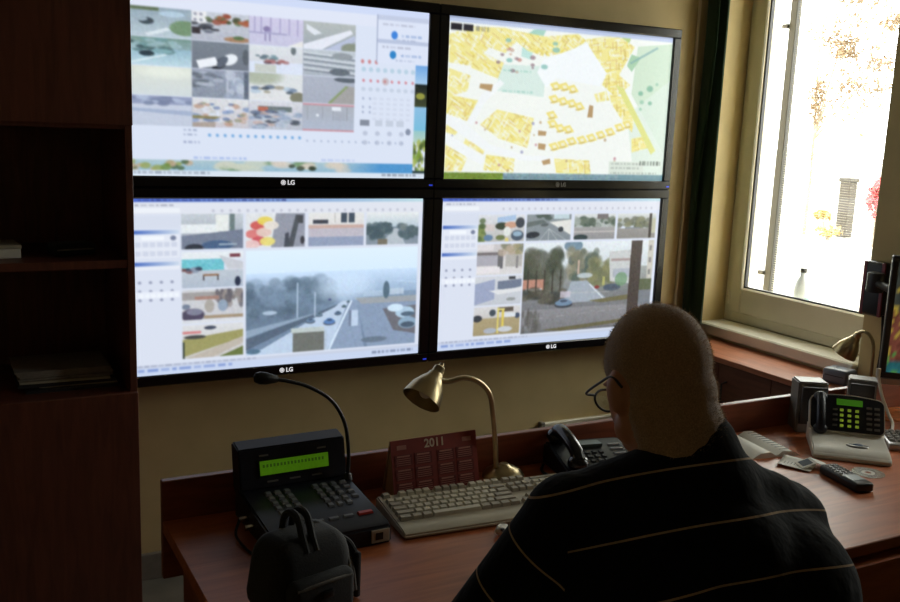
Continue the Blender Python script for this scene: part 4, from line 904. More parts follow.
# ------------------------------------------------------------------ black bag
def make_bag():
    t = thing('bag', 'black fabric bag with a grab handle in front of the intercom console', 'bag', (-1.096, -1.615, DZ + .002), .25)
    bm = B(); box(bm, (-.085, -.062, 0), (.085, .062, .140), .036, 5)
    for v in bm.verts: v.co.x *= 1 - .16 * max(0, v.co.z - .05) / .09; v.co.y *= 1 - .2 * max(0, v.co.z - .05) / .09
    obj('bag_body', bm, M_FABBAG, t, True)
    bm = B(); box(bm, (-.066, -.082, .008), (.060, -.048, .085), .014, 3); obj('front_pocket', bm, M_FABBAG, t, True)
    for dx in (-.009, .010):
        bm = B(); tube(bm, [(-.008 + dx, .032, .132), (-.006 + dx, .028, .158), (-.004 + dx, .012, .171), (-.004 + dx, -.010, .166), (-.008 + dx, -.030, .140), (-.010 + dx, -.046, .118)], .0066, 8, 6); obj('handle', bm, M_FABBAG, t, True)
    bm = B(); tube(bm, [(.030, .046, .132), (.056, .036, .126), (.073, .010, .104), (.0845, -.028, .070), (.0845, -.044, .02)], .0050, 8, 6); obj('piping', bm, M_BAGTRIM, t, True)
    bm = B(); tube(bm, [(.022, .022, .140), (.044, .004, .136), (.058, -.026, .116), (.066, -.050, .080), (.068, -.060, .03)], .0036, 8, 6); obj('zipper', bm, M_BAGTRIM, t, True)
    bm = B(); tube(bm, [(-.058, -.078, .074), (0, -.083, .078), (.052, -.078, .074)], .0030, 8, 4); obj('zipper', bm, M_BAGTRIM, t, True)
    bm = B(); box(bm, (.090, -.040, 0), (.102, -.014, .085), .004, 2); tube(bm, [(.096, -.028, .08), (.088, -.016, .10), (.066, -.002, .116)], .006, 8, 4); obj('shoulder_strap', bm, M_FABBAG, t, True)
    bm = B(); box(bm, (-.012, -.088, .050), (.010, -.081, .064), .003, 2); obj('buckle', bm, M_BLACK, t, True)
make_bag()

# ------------------------------------------------------------------ brass lamps
def make_lamp(label, loc, rz, stem, shade_at, shade_dir, scale=1.0):
    t = thing('desk_lamp', label, 'lamp', loc, rz, 'brass gooseneck lamps')
    bm = B(); lathe(bm, [(0, 0), (.049, 0), (.052, .003), (.051, .009), (.044, .019), (.030, .028), (.014, .033), (.010, .038), (0, .038)], 32); obj('lamp_base', bm, M_BRASS, t, True)
    bm = B(); tube(bm, stem, .0062, 12, 8); obj('gooseneck', bm, M_BRASS, t, True)
    q = Vector(shade_dir).normalized().to_track_quat('Z', 'Y').to_matrix().to_4x4(); mt = Matrix.Translation(shade_at) @ q @ Matrix.Scale(scale, 4)
    # shade opens along +Z of its own axis
    prof = [(0, -.052), (.012, -.052), (.016, -.048), (.017, -.030), (.021, -.026), (.022, -.018), (.032, -.004), (.046, .022), (.053, .050), (.055, .060), (.0535, .060), (.051, .048), (.044, .021), (.030, -.003), (.018, -.016), (0, -.018)]
    bm = B(); lathe(bm, prof, 32, mt); sh = obj('lamp_shade', bm, M_BRASS, t, True)
    bm = B(); ellipsoid(bm, (0, 0, 0), (.022, .022, .028)); bmesh.ops.transform(bm, matrix=mt @ Matrix.Translation((0, 0, .022)), verts=bm.verts[:]); obj('bulb', bm, M_WHITEP, sh, True)
    bm = B(); lathe(bm, [(0, -.062), (.006, -.062), (.008, -.056), (.008, -.050), (0, -.050)], 14, mt); obj('switch', bm, M_BRASS, sh, True)
    return t
make_lamp('brass gooseneck desk lamp beside the calendar', (-.446, -1.222, DZ), 0,
          [(-.022, 0, .030), (-.028, 0, .095), (-.038, 0, .165), (-.050, 0, .215), (-.080, 0, .247), (-.120, 0, .261), (-.160, 0, .256), (-.185, 0, .262)],
          (-.207, -.005, .260), (-.66, -.30, -.70), .84)
make_lamp('small dark brass lamp on the low cabinet by the window', (1.292, -.885, .70), 0,
          [(0, .0, .030), (.0, .0, .10), (.0, .004, .17), (-.004, .020, .205), (-.008, .045, .215), (-.010, .062, .205)],
          (-.012, .085, .165), (-.20, .42, -.88), .84)

# ------------------------------------------------------------------ calendar
def make_calendar():
    t = thing('desk_calendar', 'dark red year 2011 calendar standing behind the keyboard', 'calendar', (-.632, -1.238, DZ), .02)
    an = math.radians(14); R = Matrix.Rotation(-an, 4, 'X'); W = .112; H = .128
    fr = Matrix.Translation((0, 0, .001)) @ R
    def board(name, lo, hi, m, par=t):
        bm = B(); box(bm, lo, hi, 0, 1, fr); return obj(name, bm, m, par)
    fb = board('front_card', (-W, -.0015, 0), (W, .0, H), M_CALRED)
    bm = B(); box(bm, (-W, .0, 0), (W, .0015, H + .001), 0, 1, Matrix.Translation((0, .062, .001)) @ Matrix.Rotation(an, 4, 'X')); obj('back_card', bm, M_CARD, t)
    for s in (-1, 1):
        bm = B(); prism(bm, [(.003, .001), (.056, .001), (.031, .115)], 'x', s * (W - .004) - .0008, s * (W - .004) + .0008)
        obj('side_flap', bm, M_CARD, t)
    for r in range(3):
        for c in range(4):
            x0 = -W + .010 + c * .0505 + (.006 if c > 1 else 0) - (.002 if c < 2 else 0); z0 = .068 - r * .0315
            p_ = board('month_panel', (x0, -.0024, z0), (x0 + .044, -.0014, z0 + .0265), M_CALRED2, fb)
            bm = B(); box(bm, (x0 + .006, -.0028, z0 + .021), (x0 + .038, -.0022, z0 + .0245), 0, 1, fr)
            for k in range(4): box(bm, (x0 + .004, -.0027, z0 + .003 + k * .0045), (x0 + .040, -.0023, z0 + .0042 + k * .0045), 0, 1, fr)
            obj('month_print', bm, mat('calendar_dim_print', rgb(186, 128, 114), .6), p_)
    me = text_mesh('2011', .027, .0004, .0006); me.transform(fr @ Matrix.Translation((0, -.0020, .1125)) @ Matrix.Rotation(math.radians(90), 4, 'X'))
    obj_me('year_lettering', me, M_CALTXT, fb)
    for s in (-1, 1):
        bm = B(); box(bm, (s * .085 - .012, -.0022, .106), (s * .085 + .012, -.0014, .116), 0, 1, fr); obj('corner_print', bm, mat('calendar_dim_print', rgb(186, 128, 114), .6), fb)
make_calendar()

# ------------------------------------------------------------------ black desk telephone behind the man
def make_black_phone():
    t = thing('telephone', 'black desk telephone by the back board beyond the man', 'telephone', (-.215, -1.272, DZ), -.18)
    bm = B(); prism(bm, [(.09, 0), (.09, .055), (.06, .062), (-.075, .030), (-.09, .022), (-.09, 0)], 'x', -.10, .10)
    bmesh.ops.bevel(bm, geom=[e for e in bm.edges], offset=.005, segments=2, affect='EDGES', clamp_overlap=True)
    obj('phone_body', bm, M_BLACK, t, True)
    bm = B(); tube(bm, [(-.072, .075, .082), (-.072, .045, .096), (-.072, -.03, .080), (-.072, -.065, .055)], [.017, .017], 12, 5)
    ellipsoid(bm, (-.072, .068, .076), (.027, .027, .020)); ellipsoid(bm, (-.072, -.058, .050), (.026, .026, .020))
    obj('handset', bm, mat('shiny_black_handset', rgb(26, 26, 29), .2), t, True)
    sl = math.atan2(.032, .135); zt = lambda y: .062 - .032 * (.06 - y) / .135 - .0006
    for r in range(4):
        for c in range(3):
            y = .005 - r * .018; key(t, -.018 + c * .019, y, zt(y), .014, M_DKGREY, sl, .011, .004)
    for r in range(5):
        y = .035 - r * .020; key(t, .068, y, zt(y), .036, mat('pale_memory_key', rgb(150, 150, 156), .4), sl, .009, .003)
    bm = B(); box(bm, (-.030, .030, zt(.045) - .003), (.035, .060, zt(.045) + .004), .0, 1); obj('phone_display', bm, mat('grey_lcd', rgb(96, 110, 108), .3), t)
    bm = B(); tube(bm, [(-.098, -.06, .02), (-.125, -.03, .008), (-.13, .02, .006), (-.11, .06, .006)], .004, 8, 6); obj('cord', bm, M_BLACK, t, True)
make_black_phone()

# ------------------------------------------------------------------ white telephone on the right
def make_white_phone():
    t = thing('telephone', 'white desk telephone with a dark upright key panel and green keys', 'telephone', (.545, -1.40, DZ), math.radians(-43)); t.scale = (1, 1, .90)
    hw = .098
    bm = B(); prism(bm, [(.085, 0), (.085, .055), (.05, .06), (.02, .038), (-.06, .030), (-.098, .020), (-.108, .008), (-.106, 0)], 'x', -hw, hw)
    bmesh.ops.bevel(bm, geom=[e for e in bm.edges], offset=.005, segments=3, affect='EDGES', clamp_overlap=True)
    obj('phone_body', bm, M_WHITEP, t, True)
    an = math.radians(34)
    fr = Matrix.Translation((0, .030, .046)) @ Matrix.Rotation(-an, 4, 'X')     # panel plane: local x across, z up the slope
    def rounded(x0, z0, x1, z1, y0, y1, r=.012, arch=.0):
        pts = []
        for (cx, cz, a0) in ((x1 - r, z0 + r, -90), (x1 - r, z1 - r, 0), (x0 + r, z1 - r, 90), (x0 + r, z0 + r, 180)):
            for k in range(5):
                a = math.radians(a0 + k * 22.5); x = cx + r * math.cos(a); zz = cz + r * math.sin(a)
                if zz > (z0 + z1) / 2: zz += arch * (1 - ((x - (x0 + x1) / 2) / ((x1 - x0) / 2)) ** 2)
                pts.append((x, zz))
            if a0 == 0:
                for k in range(1, 8):
                    x = x1 - r - (x1 - x0 - 2 * r) * k / 8; pts.append((x, z1 + arch * (1 - ((x - (x0 + x1) / 2) / ((x1 - x0) / 2)) ** 2)))
        bm = B(); prism(bm, pts, 'y', y0, y1)
        bmesh.ops.transform(bm, matrix=fr, verts=bm.verts[:]); return bm
    obj('panel_shell', rounded(-hw, -.004, hw, .108, -.006, .022, .016, .010), M_WHITEP, t, True)
    pn = obj('key_panel', rounded(-hw + .003, .0, hw - .003, .104, -.009, -.005, .014, .010), M_NAVY, t, True)
    def slab(name, x0, z0, x1, z1, m, d=.003):
        bm = B(); box(bm, (x0, -.009 - d, z0), (x1, -.0085, z1), .0006, 1, fr); return obj(name, bm, m, pn)
    slab('phone_display', -.028, .082, .040, .102, M_LCD2, .001)
    for r in range(4):
        for c in range(3):
            slab('key', -.019 + c * .020, .013 + r * .0165, -.010 + c * .020, .021 + r * .0165, M_GKEY)
    for r in range(5):
        for c in range(2): slab('key', .050 + c * .020, .010 + r * .0165, .064 + c * .020, .017 + r * .0165, M_GREYP)
    for r in range(4): slab('key', -.038, .014 + r * .0165, -.026, .020 + r * .0165, M_GREYP)
    bm = B(); tube(bm, [(0, 0, 0), (0, -.010, .03), (0, -.010, .08), (0, 0, .112)], [.012, .012], 12, 5)
    ellipsoid(bm, (0, .004, .004), (.019, .013, .017)); ellipsoid(bm, (0, .004, .106), (.019, .013, .017))
    bmesh.ops.transform(bm, matrix=fr @ Matrix.Translation((-.070, -.012, -.002)), verts=bm.verts[:])
    obj('handset', bm, M_NAVY, t, True)
    bm = B(); ellipsoid(bm, (.02, -.045, .032), (.030, .014, .004)); obj('navigation_key', bm, M_SILVER, t, True)
    bm = B(); ellipsoid(bm, (.02, -.045, .034), (.014, .008, .0045)); obj('navigation_pad', bm, mat('blue_grey_pad', rgb(70, 90, 120), .3), t, True)
make_white_phone()

# ------------------------------------------------------------------ loudspeakers
def make_speaker():
    t = thing('computer_speaker', 'grey loudspeaker standing left of the white telephone', 'speaker', (.588, -1.220, DZ), math.radians(-32), 'pair of grey loudspeakers')
    bm = B(); prism(bm, [(-.040, 0), (.040, 0), (.040, .148), (-.034, .150), (-.042, .02)], 'x', -.042, .042)
    bmesh.ops.bevel(bm, geom=[e for e in bm.edges], offset=.004, segments=2, affect='EDGES', clamp_overlap=True)
    obj('speaker_box', bm, M_GREYP, t, True)
    bm = B(); box(bm, (-.036, -.047, .03), (.036, -.036, .142), .004, 2, Matrix.Rotation(math.radians(3), 4, 'X')); obj('front_grille', bm, M_DKGREY, t, True)
    bm = B(); lathe(bm, [(0, 0), (.007, 0), (.006, .007), (0, .007)], 14, Matrix.Translation((.022, -.040, .018)) @ Matrix.Rotation(math.radians(90), 4, 'X')); obj('knob', bm, M_BLACK, t, True)
    return t
s1 = make_speaker()
s2 = copy_tree(s1); s2.location = (.812, -1.222, DZ); s2.rotation_euler = (0, 0, math.radians(-50)); s2.scale = (.95, .95, .9)
s2['label'] = 'grey loudspeaker standing behind the white telephone, near the right monitor'

# ------------------------------------------------------------------ cordless handset, papers, disc
t = thing('remote_handset', 'black cordless handset lying on the desk before the white telephone', 'handset', (.334, -1.572, DZ), math.radians(-12)); t.scale = (1.12, .84, 1.0)
bm = B(); box(bm, (-.023, -.085, .0), (.023, .085, .024), .007, 3); obj('handset_body', bm, M_BLACK, t, True)
for r in range(5):
    for c in range(3): key(t, -.013 + c * .013, .065 - r * .016, .0235, .009, M_GREYP, 0, .009, .003)
bm = B(); box(bm, (-.017, -.055, .0235), (.017, -.015, .0248), .0005, 1); obj('handset_display', bm, mat('grey_lcd', rgb(96, 110, 108), .3), t)
bm = B(); lathe(bm, [(0, 0), (.004, 0), (.003, .022), (0, .022)], 10, Matrix.Translation((.014, .083, .012)) @ Matrix.Rotation(math.radians(-90), 4, 'X')); obj('aerial', bm, M_BLACK, t, True)

t = thing('compact_disc', 'shiny disc lying in front of the white telephone', 'disc', (.448, -1.548, DZ), 0)
bm = B(); lathe(bm, [(.008, 0), (.04, 0), (.04, .0012), (.008, .0012)], 32); obj('disc', bm, M_CHROME, t, True)
bm = B(); lathe(bm, [(.0075, .0), (.0165, .0), (.0165, .0016), (.0075, .0016)], 24); obj('disc_hub', bm, M_WHITEP, t, True)

def sheet(name, label, loc, rz, w, d, curl, m, cat='paper', nx=8):
    t = thing(name, label, cat, loc, rz)
    vs = []; fs = []
    for j in range(nx + 1):
        for i in range(nx + 1):
            u, v = i / nx, j / nx; vs.append(((u - .5) * w, (v - .5) * d, .0008 + curl * (2 * u - 1) ** 2 * (.4 + .6 * v)))
    for j in range(nx):
        for i in range(nx): k = j * (nx + 1) + i; fs.append((k, k + 1, k + nx + 2, k + nx + 1))
    me = bpy.data.meshes.new('page'); me.from_pydata(vs, [], fs)
    o = obj_me('page', me, m, t, 'all'); so = o.modifiers.new('th', 'SOLIDIFY'); so.thickness = .0007; so.offset = 1
    bm = B()
    for k in range(7): box(bm, (-w * .32, d * (.34 - k * .1), .0016), (w * random.uniform(.1, .34), d * (.36 - k * .1), .0018))
    obj('print', bm, M_GREYP, t)
    return t
sheet('note_sheet', 'white note paper lying between the man and the cordless handset', (.318, -1.432, DZ), .5, .085, .085, .006, M_PAPER)
t = thing('leaflet', 'folded white leaflet beside the cordless handset', 'leaflet', (.345, -1.462, DZ + .004), -.4)
bm = B(); prism(bm, [(-.04, 0), (0, .014), (.04, 0), (.04, .0012), (0, .0155), (-.04, .0012)], 'y', -.022, .022); obj('folded_page', bm, M_PAPER, t)
bm = B(); prism(bm, [(-.034, .0036), (-.008, .0128), (-.008, .0132), (-.034, .004)], 'y', -.014, .018); obj('dark_picture', bm, mat('slate_print', rgb(62, 74, 88), .6), t)
# open booklet beyond his right shoulder
t = thing('booklet', 'open white booklet on the desk beyond the striped sweater', 'booklet', (.325, -1.285, DZ), math.radians(-9))
bm = B()
prof = [(-.075, .001), (-.05, .014), (-.02, .016), (0, .004), (.02, .016), (.05, .014), (.075, .001)]
prism(bm, [(x, z) for x, z in prof] + [(.075, 0), (-.075, 0)], 'y', -.085, .085); obj('pages', bm, M_PAPER, t, True)
bm = B()
for k in range(9): box(bm, (.02, .066 - k * .017, .0160), (.05, .069 - k * .017, .0166))
obj('print', bm, M_GREYP, t)
t = thing('paper_scrap', 'tiny crumpled white paper scrap beside the keyboard', 'paper', (-.616, -1.497, DZ + .001), .4)
bm = B(); bmesh.ops.create_icosphere(bm, subdivisions=2, radius=.014)
for v in bm.verts: v.co = Vector((v.co.x * 1.5, v.co.y, v.co.z * .7)) * random.uniform(.75, 1.15) + Vector((0, 0, .010))
obj('crumpled_sheet', bm, M_PAPER, t)
bm = B(); box(bm, (-.014, -.012, .012), (-.008, -.006, .018)); obj('dark_mark', bm, M_DKGREY, t)

# ------------------------------------------------------------------ right monitor on a wall arm
def make_right_monitor():
    t = thing('computer_monitor', 'dark framed computer monitor at the right edge on a wall arm', 'monitor', (.94, -1.175, .862), math.radians(-42))
    W, H = .46, .385     # local x: along the panel from its left edge, -y: viewing side
    obj('bezel', boxes(((0, -.012, 0), (W, .012, .022), .003), ((0, -.012, H - .018), (W, .012, H), .003), ((0, -.0118, .02), (.020, .012, H - .016), .003), ((W - .02, -.0118, .02), (W, .012, H - .016), .003)), M_DKGREY, t)
    bm = B(); box(bm, (-.002, -.016, -.016), (W, .014, .004), .003, 2); obj('lower_trim', bm, M_SILVER, t)
    n = 24; vs = []; fs = []; cols = []
    for j in range(n + 1):
        for i in range(n * 2 + 1):
            u, v = i / (2 * n), j / n; vs.append((.02 + u * (W - .04), -.008, .022 + v * (H - .04)))
            c = np.array((.20, .06, .04)) if v < .55 else np.array((.05, .06, .05))
            if v < .12: c = np.array((.02, .14, .16))
            c = c * (.6 + .8 * RNG.random()); r_ = RNG.random()
            if r_ < .10 and v < .8: c = np.array((.55, .40, .06))
            elif r_ < .16 and v < .9: c = np.array((.10, .35, .08))
            cols.append((*(c * .55), 1))
    w = 2 * n + 1
    for j in range(n):
        for i in range(2 * n): k = j * w + i; fs.append((k, k + 1, k + w + 1, k + w))
    me = bpy.data.meshes.new('display'); me.from_pydata(vs, [], fs)
    at = me.attributes.new('picture', 'FLOAT_COLOR', 'POINT'); at.data.foreach_set('color', np.array(cols, np.float32).ravel())
    obj_me('display', me, M_DISPLAY, t)
    obj('back_housing', boxes(((.01, .0, .01), (W - .01, .03, H - .01), .006), ((.08, .03, .06), (W - .08, .055, H - .06), .01)), M_DKGREY, t)
make_right_monitor()
t = thing('monitor_arm', 'black wall bracket with arm behind the right monitor', 'bracket', (1.399, -.80, 1.06))
bm = B(); box(bm, (-.045, -.045, -.10), (-.001, .045, .10), .014, 3); obj('wall_plate', bm, M_BLACK, t, True)
bm = B(); box(bm, (-.046, -.0455, -.098), (-.040, -.03, .098), .002, 1); box(bm, (-.046, .03, -.098), (-.040, .0455, .098), .002, 1); obj('red_trim', bm, mat('dark_red_trim', rgb(120, 26, 34), .35), t, True)
bm = B(); lathe(bm, [(0, -.035), (.028, -.035), (.030, -.03), (.030, .03), (.028, .035), (0, .035)], 20, Matrix.Translation((-.07, -.03, .03))); obj('pivot', bm, M_DKGREY, t, True)
bm = B(); tube(bm, [(-.075, -.04, .03), (-.18, -.27, .01), (-.212, -.415, -.006)], .014, 10); obj('arm', bm, M_DKGREY, t, True)
bm = B(); tube(bm, [(-.03, -.047, -.09), (-.028, -.055, -.20), (-.04, -.06, -.30)], .005, 8, 6); obj('cable', bm, M_BLACK, t, True)

# ------------------------------------------------------------------ small things at the far right
t = thing('storage_case', 'small blue grey case on the low cabinet beside the window sill', 'case', (1.30, -.748, .70), math.radians(12))
bm = B(); box(bm, (-.042, -.050, 0), (.042, .050, .056), .014, 3); obj('case_body', bm, mat('blue_grey_case', rgb(112, 122, 136), .35, var=.04), t, True)
bm = B(); box(bm, (-.043, -.036, .030), (-.041, .036, .033)); obj('seam', bm, M_DKGREY, t)
sheet('lit_wood_patch', 'orange magazine lying under the right monitor', (1.06, -1.26, DZ), math.radians(-30), .30, .17, .002, mat('orange_lit_wood', rgb(206, 118, 56), .6, var=.55, scale=40), 'patch')  # sheet carries the orange of brightly lit desk wood in its colour
t = thing('computer_mouse', 'silver computer mouse at the right edge of the desk', 'mouse', (.945, -1.345, DZ), .5)
bm = B(); ellipsoid(bm, (0, 0, .0), (.030, .050, .034)); bmesh.ops.bisect_plane(bm, geom=bm.verts[:] + bm.edges[:] + bm.faces[:], plane_co=(0, 0, 0), plane_no=(0, 0, 1), clear_inner=True); bmesh.ops.holes_fill(bm, edges=bm.edges[:]); obj('mouse_shell', bm, M_SILVER, t, True)
bm = B(); lathe(bm, [(0, -.004), (.007, -.004), (.007, .004), (0, .004)], 14, Matrix.Translation((0, .028, .027)) @ Matrix.Rotation(math.radians(90), 4, 'Y')); obj('scroll_wheel', bm, M_DKGREY, t, True)
bm = B(); box(bm, (-.0008, .008, .028), (.0008, .045, .034)); obj('button_gap', bm, M_DKGREY, t)
t = thing('numeric_keypad', 'grey keypad at the right edge beside the white telephone', 'keypad', (.735, -1.42, DZ), math.radians(-38))
bm = B(); box(bm, (-.045, -.07, .0), (.045, .07, .020), .005, 2); obj('keypad_body', bm, M_SILVER, t, True)
for r in range(5):
    for c in range(4): key(t, -.030 + c * .02, .048 - r * .022, .0198, .016, M_GREYP, 0, .016, .006)
t = thing('cable', 'white cable hanging beside the right monitor onto the desk', 'cable', (.885, -1.285, DZ))
bm = B(); tube(bm, [(.040, .098, .125), (.036, .075, .07), (.03, .04, .02), (.0, .0, .005), (-.06, -.045, .005), (-.095, -.07, .005)], .0048, 8, 8); obj('cable_sheath', bm, M_WHITEP, t, True)
bm = B(); tube(bm, [(.040, .098, .120), (.041, .099, .145)], .007, 8); obj('plug', bm, M_WHITEP, t, True)

# ================================================================== THE MAN AND HIS CHAIR
def make_chair():
    t = thing('office_chair', 'charcoal swivel office chair under the man', 'chair', (-.68, -2.10, 0), .0)
    bm = B(); box(bm, (-.24, -.22, .395), (.24, .25, .445), .025, 3); obj('seat', bm, M_CHAIRF, t, True)
    bm = B(); box(bm, (-.20, -.03, .52), (.20, .02, .80), .022, 3, Matrix.Translation((0, -.265, 0))); obj('backrest', bm, M_CHAIRF, t, True)
    bm = B(); tube(bm, [(0, -.10, .375), (0, -.28, .372), (0, -.31, .45), (0, -.30, .62)], .014, 10, 5); obj('back_stem', bm, M_BLACK, t, True)
    bm = B(); box(bm, (-.11, -.12, .365), (.11, .12, .396), .006, 2); obj('seat_plate', bm, M_BLACK, t, True)
    bm = B(); tube(bm, [(0, 0, .09), (0, 0, .37)], .022, 14); obj('gas_column', bm, M_CHROME, t, True)
    for k in range(5):
        a = k * 2 * math.pi / 5 + .3; c, s = math.cos(a), math.sin(a)
        bm = B(); tube(bm, [(0, 0, .095), (.15 * c, .15 * s, .085), (.28 * c, .28 * s, .062)], [.022, .012], 10); lg = obj('leg', bm, M_BLACK, t, True)
        bm = B(); lathe(bm, [(0, -.018), (.024, -.018), (.026, -.012), (.026, .012), (.024, .018), (0, .018)], 16, Matrix.Translation((.28 * c, .28 * s, .0262)) @ Matrix.Rotation(a, 4, 'Z') @ Matrix.Rotation(math.radians(90), 4, 'X')); obj('caster', bm, M_DKGREY, lg, True)
make_chair()

PX, PY = -.68, -2.10          # body origin on the floor
HC = Vector((-.004, .090, 1.222))     # head centre (local)
HR = Euler((math.radians(-30), 0, math.radians(-9))).to_matrix()
HS = .93
def hp(x, y, z): return HC + HR @ (Vector((x, y, z)) * HS)
def make_person():
    V = Vector
    TW = Matrix.Rotation(math.radians(-9), 3, 'Z')       # trunk turned a little to his right
    pel, lum, tho, c7 = V((0, -.02, .53)), V((0, -.05, .68)), V((0, -.055, .90)), V((.005, .0, 1.10))
    shL, shR = TW @ V((-.176, .018, 1.040)), TW @ V((.174, .02, 1.000))
    elL, elR = V((-.295, .125, .820)), V((.285, .12, .805))
    wrL, wrR = V((-.045, .37, .800)), V((.20, .42, .800))
    hipL, hipR = V((-.10, .0, .52)), V((.10, .0, .52)); knL, knR = V((-.14, .45, .53)), V((.14, .45, .53))
    anL, anR = V((-.13, .40, .10)), V((.13, .42, .10))
    # ---- body: one continuous surface
    sh = [('e', hp(0, -.012, .022), (.077, .098, .093), HR), ('e', hp(0, .030, -.030), (.066, .070, .086), HR), ('e', hp(0, .040, -.082), (.054, .054, .036), HR), ('e', hp(0, -.035, -.035), (.070, .064, .062), HR),
          ('e', hp(-.052, .015, -.070), (.022, .04, .03), HR), ('e', hp(.052, .015, -.070), (.022, .04, .03), HR),
          ('c', hp(0, .096, -.002), hp(0, .116, -.038), .009, .015), ('e', hp(0, .082, .016), (.054, .018, .010), HR), ('e', hp(0, .092, -.066), (.026, .012, .008), HR), ('e', hp(0, .092, -.076), (.024, .012, .007), HR),
          ('c', hp(0, -.02, -.06), c7 + V((0, -.004, -.02)), .066, .074)]
    for s in (-1, 1):
        sh += [('e', hp(s * .082, -.008, -.022), (.010, .022, .033), HR), ('e', hp(s * .076, .002, -.030), (.012, .014, .02), HR)]
    sh = [(s_[0], s_[1], tuple(r_ * HS for r_ in s_[2]), s_[3]) if s_[0] == 'e' else s_ for s_ in sh]
    def limb(a, b, r1, r2): sh.append(('c', a, b, r1, r2))
    limb(pel, lum, .125, .12); limb(lum, tho, .12, .125); limb(tho, c7, .115, .07)
    for x in (-.06, .06): limb(pel + V((x, 0, 0)), tho + TW @ V((x * 1.2, 0, .02)), .115, .115)
    limb(tho + V((0, 0, .10)), shL, .09, .055); limb(tho + V((0, 0, .10)), shR, .09, .055); limb(c7, shL, .055, .05); limb(c7, shR, .055, .05)
    for S, E_, W_ in ((shL, elL, wrL), (shR, elR, wrR)):
        limb(S, E_, .052, .042); limb(E_, W_, .041, .026)
    for H, K, A in ((hipL, knL, anL), (hipR, knR, anR)):
        limb(H, K, .085, .06); limb(K, A, .055, .036); limb(A + V((0, -.03, -.05)), A + V((0, .14, -.065)), .032, .028)
    # ---- hands: palm, four fingers and a thumb, curled over the desk
    for side, W_, E_ in ((-1, wrL, elL), (1, wrR, elR)):
        d = (W_ - E_); d.z = 0; d.normalize(); lat = V((d.y, -d.x, 0)) * side * -1     # lat points to the thumb side
        def P(f, l, u): return W_ + d * f + lat * l + V((0, 0, u))
        sh.append(('e', P(.048, 0, -.002), (.040, .040, .015)))
        sh.append(('c', P(.0, 0, 0), P(.04, 0, 0), .025, .022)); 
        for k, (l, L) in enumerate(((.030, .070), (.010, .078), (-.010, .072), (-.029, .056))):
            a_, b_, c_, e_ = P(.070, l, .002), P(.070 + L * .45, l * 1.12, .006), P(.070 + L * .78, l * 1.15, -.010), P(.070 + L * .92, l * 1.15, -.024)
            sh += [('c', a_, b_, .0098, .0088), ('c', b_, c_, .0088, .0080), ('c', c_, e_, .0080, .0072)]
        sh += [('c', P(.022, .026, -.004), P(.052, .052, -.006), .012, .0105), ('c', P(.052, .052, -.006), P(.078, .056, -.016), .0105, .0088)]
    body_me = union_mesh('person', sh, .0058, 3)
    body = obj_me('person', body_me, M_SKIN, None, loc=(PX, PY, 0))
    tag(body, 'seated man with cropped hair and glasses in a black striped sweater, seen from behind', 'person')
    # ---- sweater
    g = .016
    ss = []
    def sl(a, b, r1, r2): ss.append(('c', a, b, r1 + g, r2 + g))
    sl(pel + V((0, 0, .02)), lum, .135, .13); sl(lum, tho, .13, .135); sl(tho, c7 + V((0, -.01, -.03)), .12, .075)
    for x in (-.075, .075): sl(pel + V((x, 0, .02)), tho + TW @ V((x * 1.25, 0, .03)), .118, .118)
    sl(tho + V((0, 0, .09)), shL, .10, .058); sl(tho + V((0, 0, .09)), shR, .10, .058)
    sl(c7 + V((0, -.008, -.005)), shL + V((.03, 0, .005)), .058, .052); sl(c7 + V((0, -.008, -.005)), shR + V((-.03, 0, .005)), .058, .052)
    ss.append(('c', c7 + V((0, -.012, -.03)), c7 + V((.0, .002, .012)), .082, .074)); ss.append(('c', c7 + V((0, -.002, -.01)), c7 + V((.002, .012, .034)), .074, .068))
    ss += [('e', TW @ V((.01, -.025, .960)), (.235, .120, .125), TW), ('e', TW @ V((.022, -.020, .845)), (.252, .138, .20), TW), ('e', TW @ V((.125, .0, .99)), (.115, .085, .078), TW), ('e', TW @ V((.085, -.005, 1.055)), (.100, .062, .052), TW), ('e', TW @ V((.15, .005, 1.025)), (.085, .07, .05), TW), ('e', TW @ V((-.11, -.005, 1.00)), (.115, .085, .078), TW)]
    arms = []
    for S, E_, W_ in ((shL, elL, wrL), (shR, elR, wrR)):
        W2 = W_ + (E_ - W_) * .10
        sl(S, E_, .056, .046); sl(E_, W2, .045, .026); arms.append((S, E_, W2))
    me = union_mesh('sweater', ss, .0075, 16)
    # stripe coordinate per face corner: height on the trunk, length along the arm on the sleeves
    nl = len(me.loops); vi = np.empty(nl, np.int32); me.loops.foreach_get('vertex_index', vi)
    co = np.empty(len(me.vertices) * 3, np.float32); me.vertices.foreach_get('co', co); co = co.reshape(-1, 3)
    lt = np.empty(len(me.polygons), np.int32); me.polygons.foreach_get('loop_total', lt); fi = np.repeat(np.arange(len(lt)), lt)
    fc = np.zeros((len(lt), 3)); np.add.at(fc, fi, co[vi]); fc /= lt[:, None]
    def seg(p, a, b):
        a, b = np.array(a), np.array(b); ab = b - a; tt = np.clip(((p - a) @ ab) / (ab @ ab), 0, 1); return np.linalg.norm(p - (a + tt[:, None] * ab), axis=1), tt * np.linalg.norm(ab)
    twm = np.array(TW); fx = fc @ twm[:, 0]          # across-the-back coordinate
    which = np.zeros(len(fc), int); best = np.full(len(fc), .0)
    for k, (S, E_, W2) in enumerate(arms):
        d1, _ = seg(fc, S + (E_ - S) * .20, E_); d2, _ = seg(fc, E_, W2)
        m = np.minimum(d1 - .068, d2 - .058) < .012
        side = -1 if k == 0 else 1
        m &= ((fx * side > .168) | (fc[:, 1] > .16)) if k == 0 else (fc[:, 1] > .12)
        which[m] = k + 1
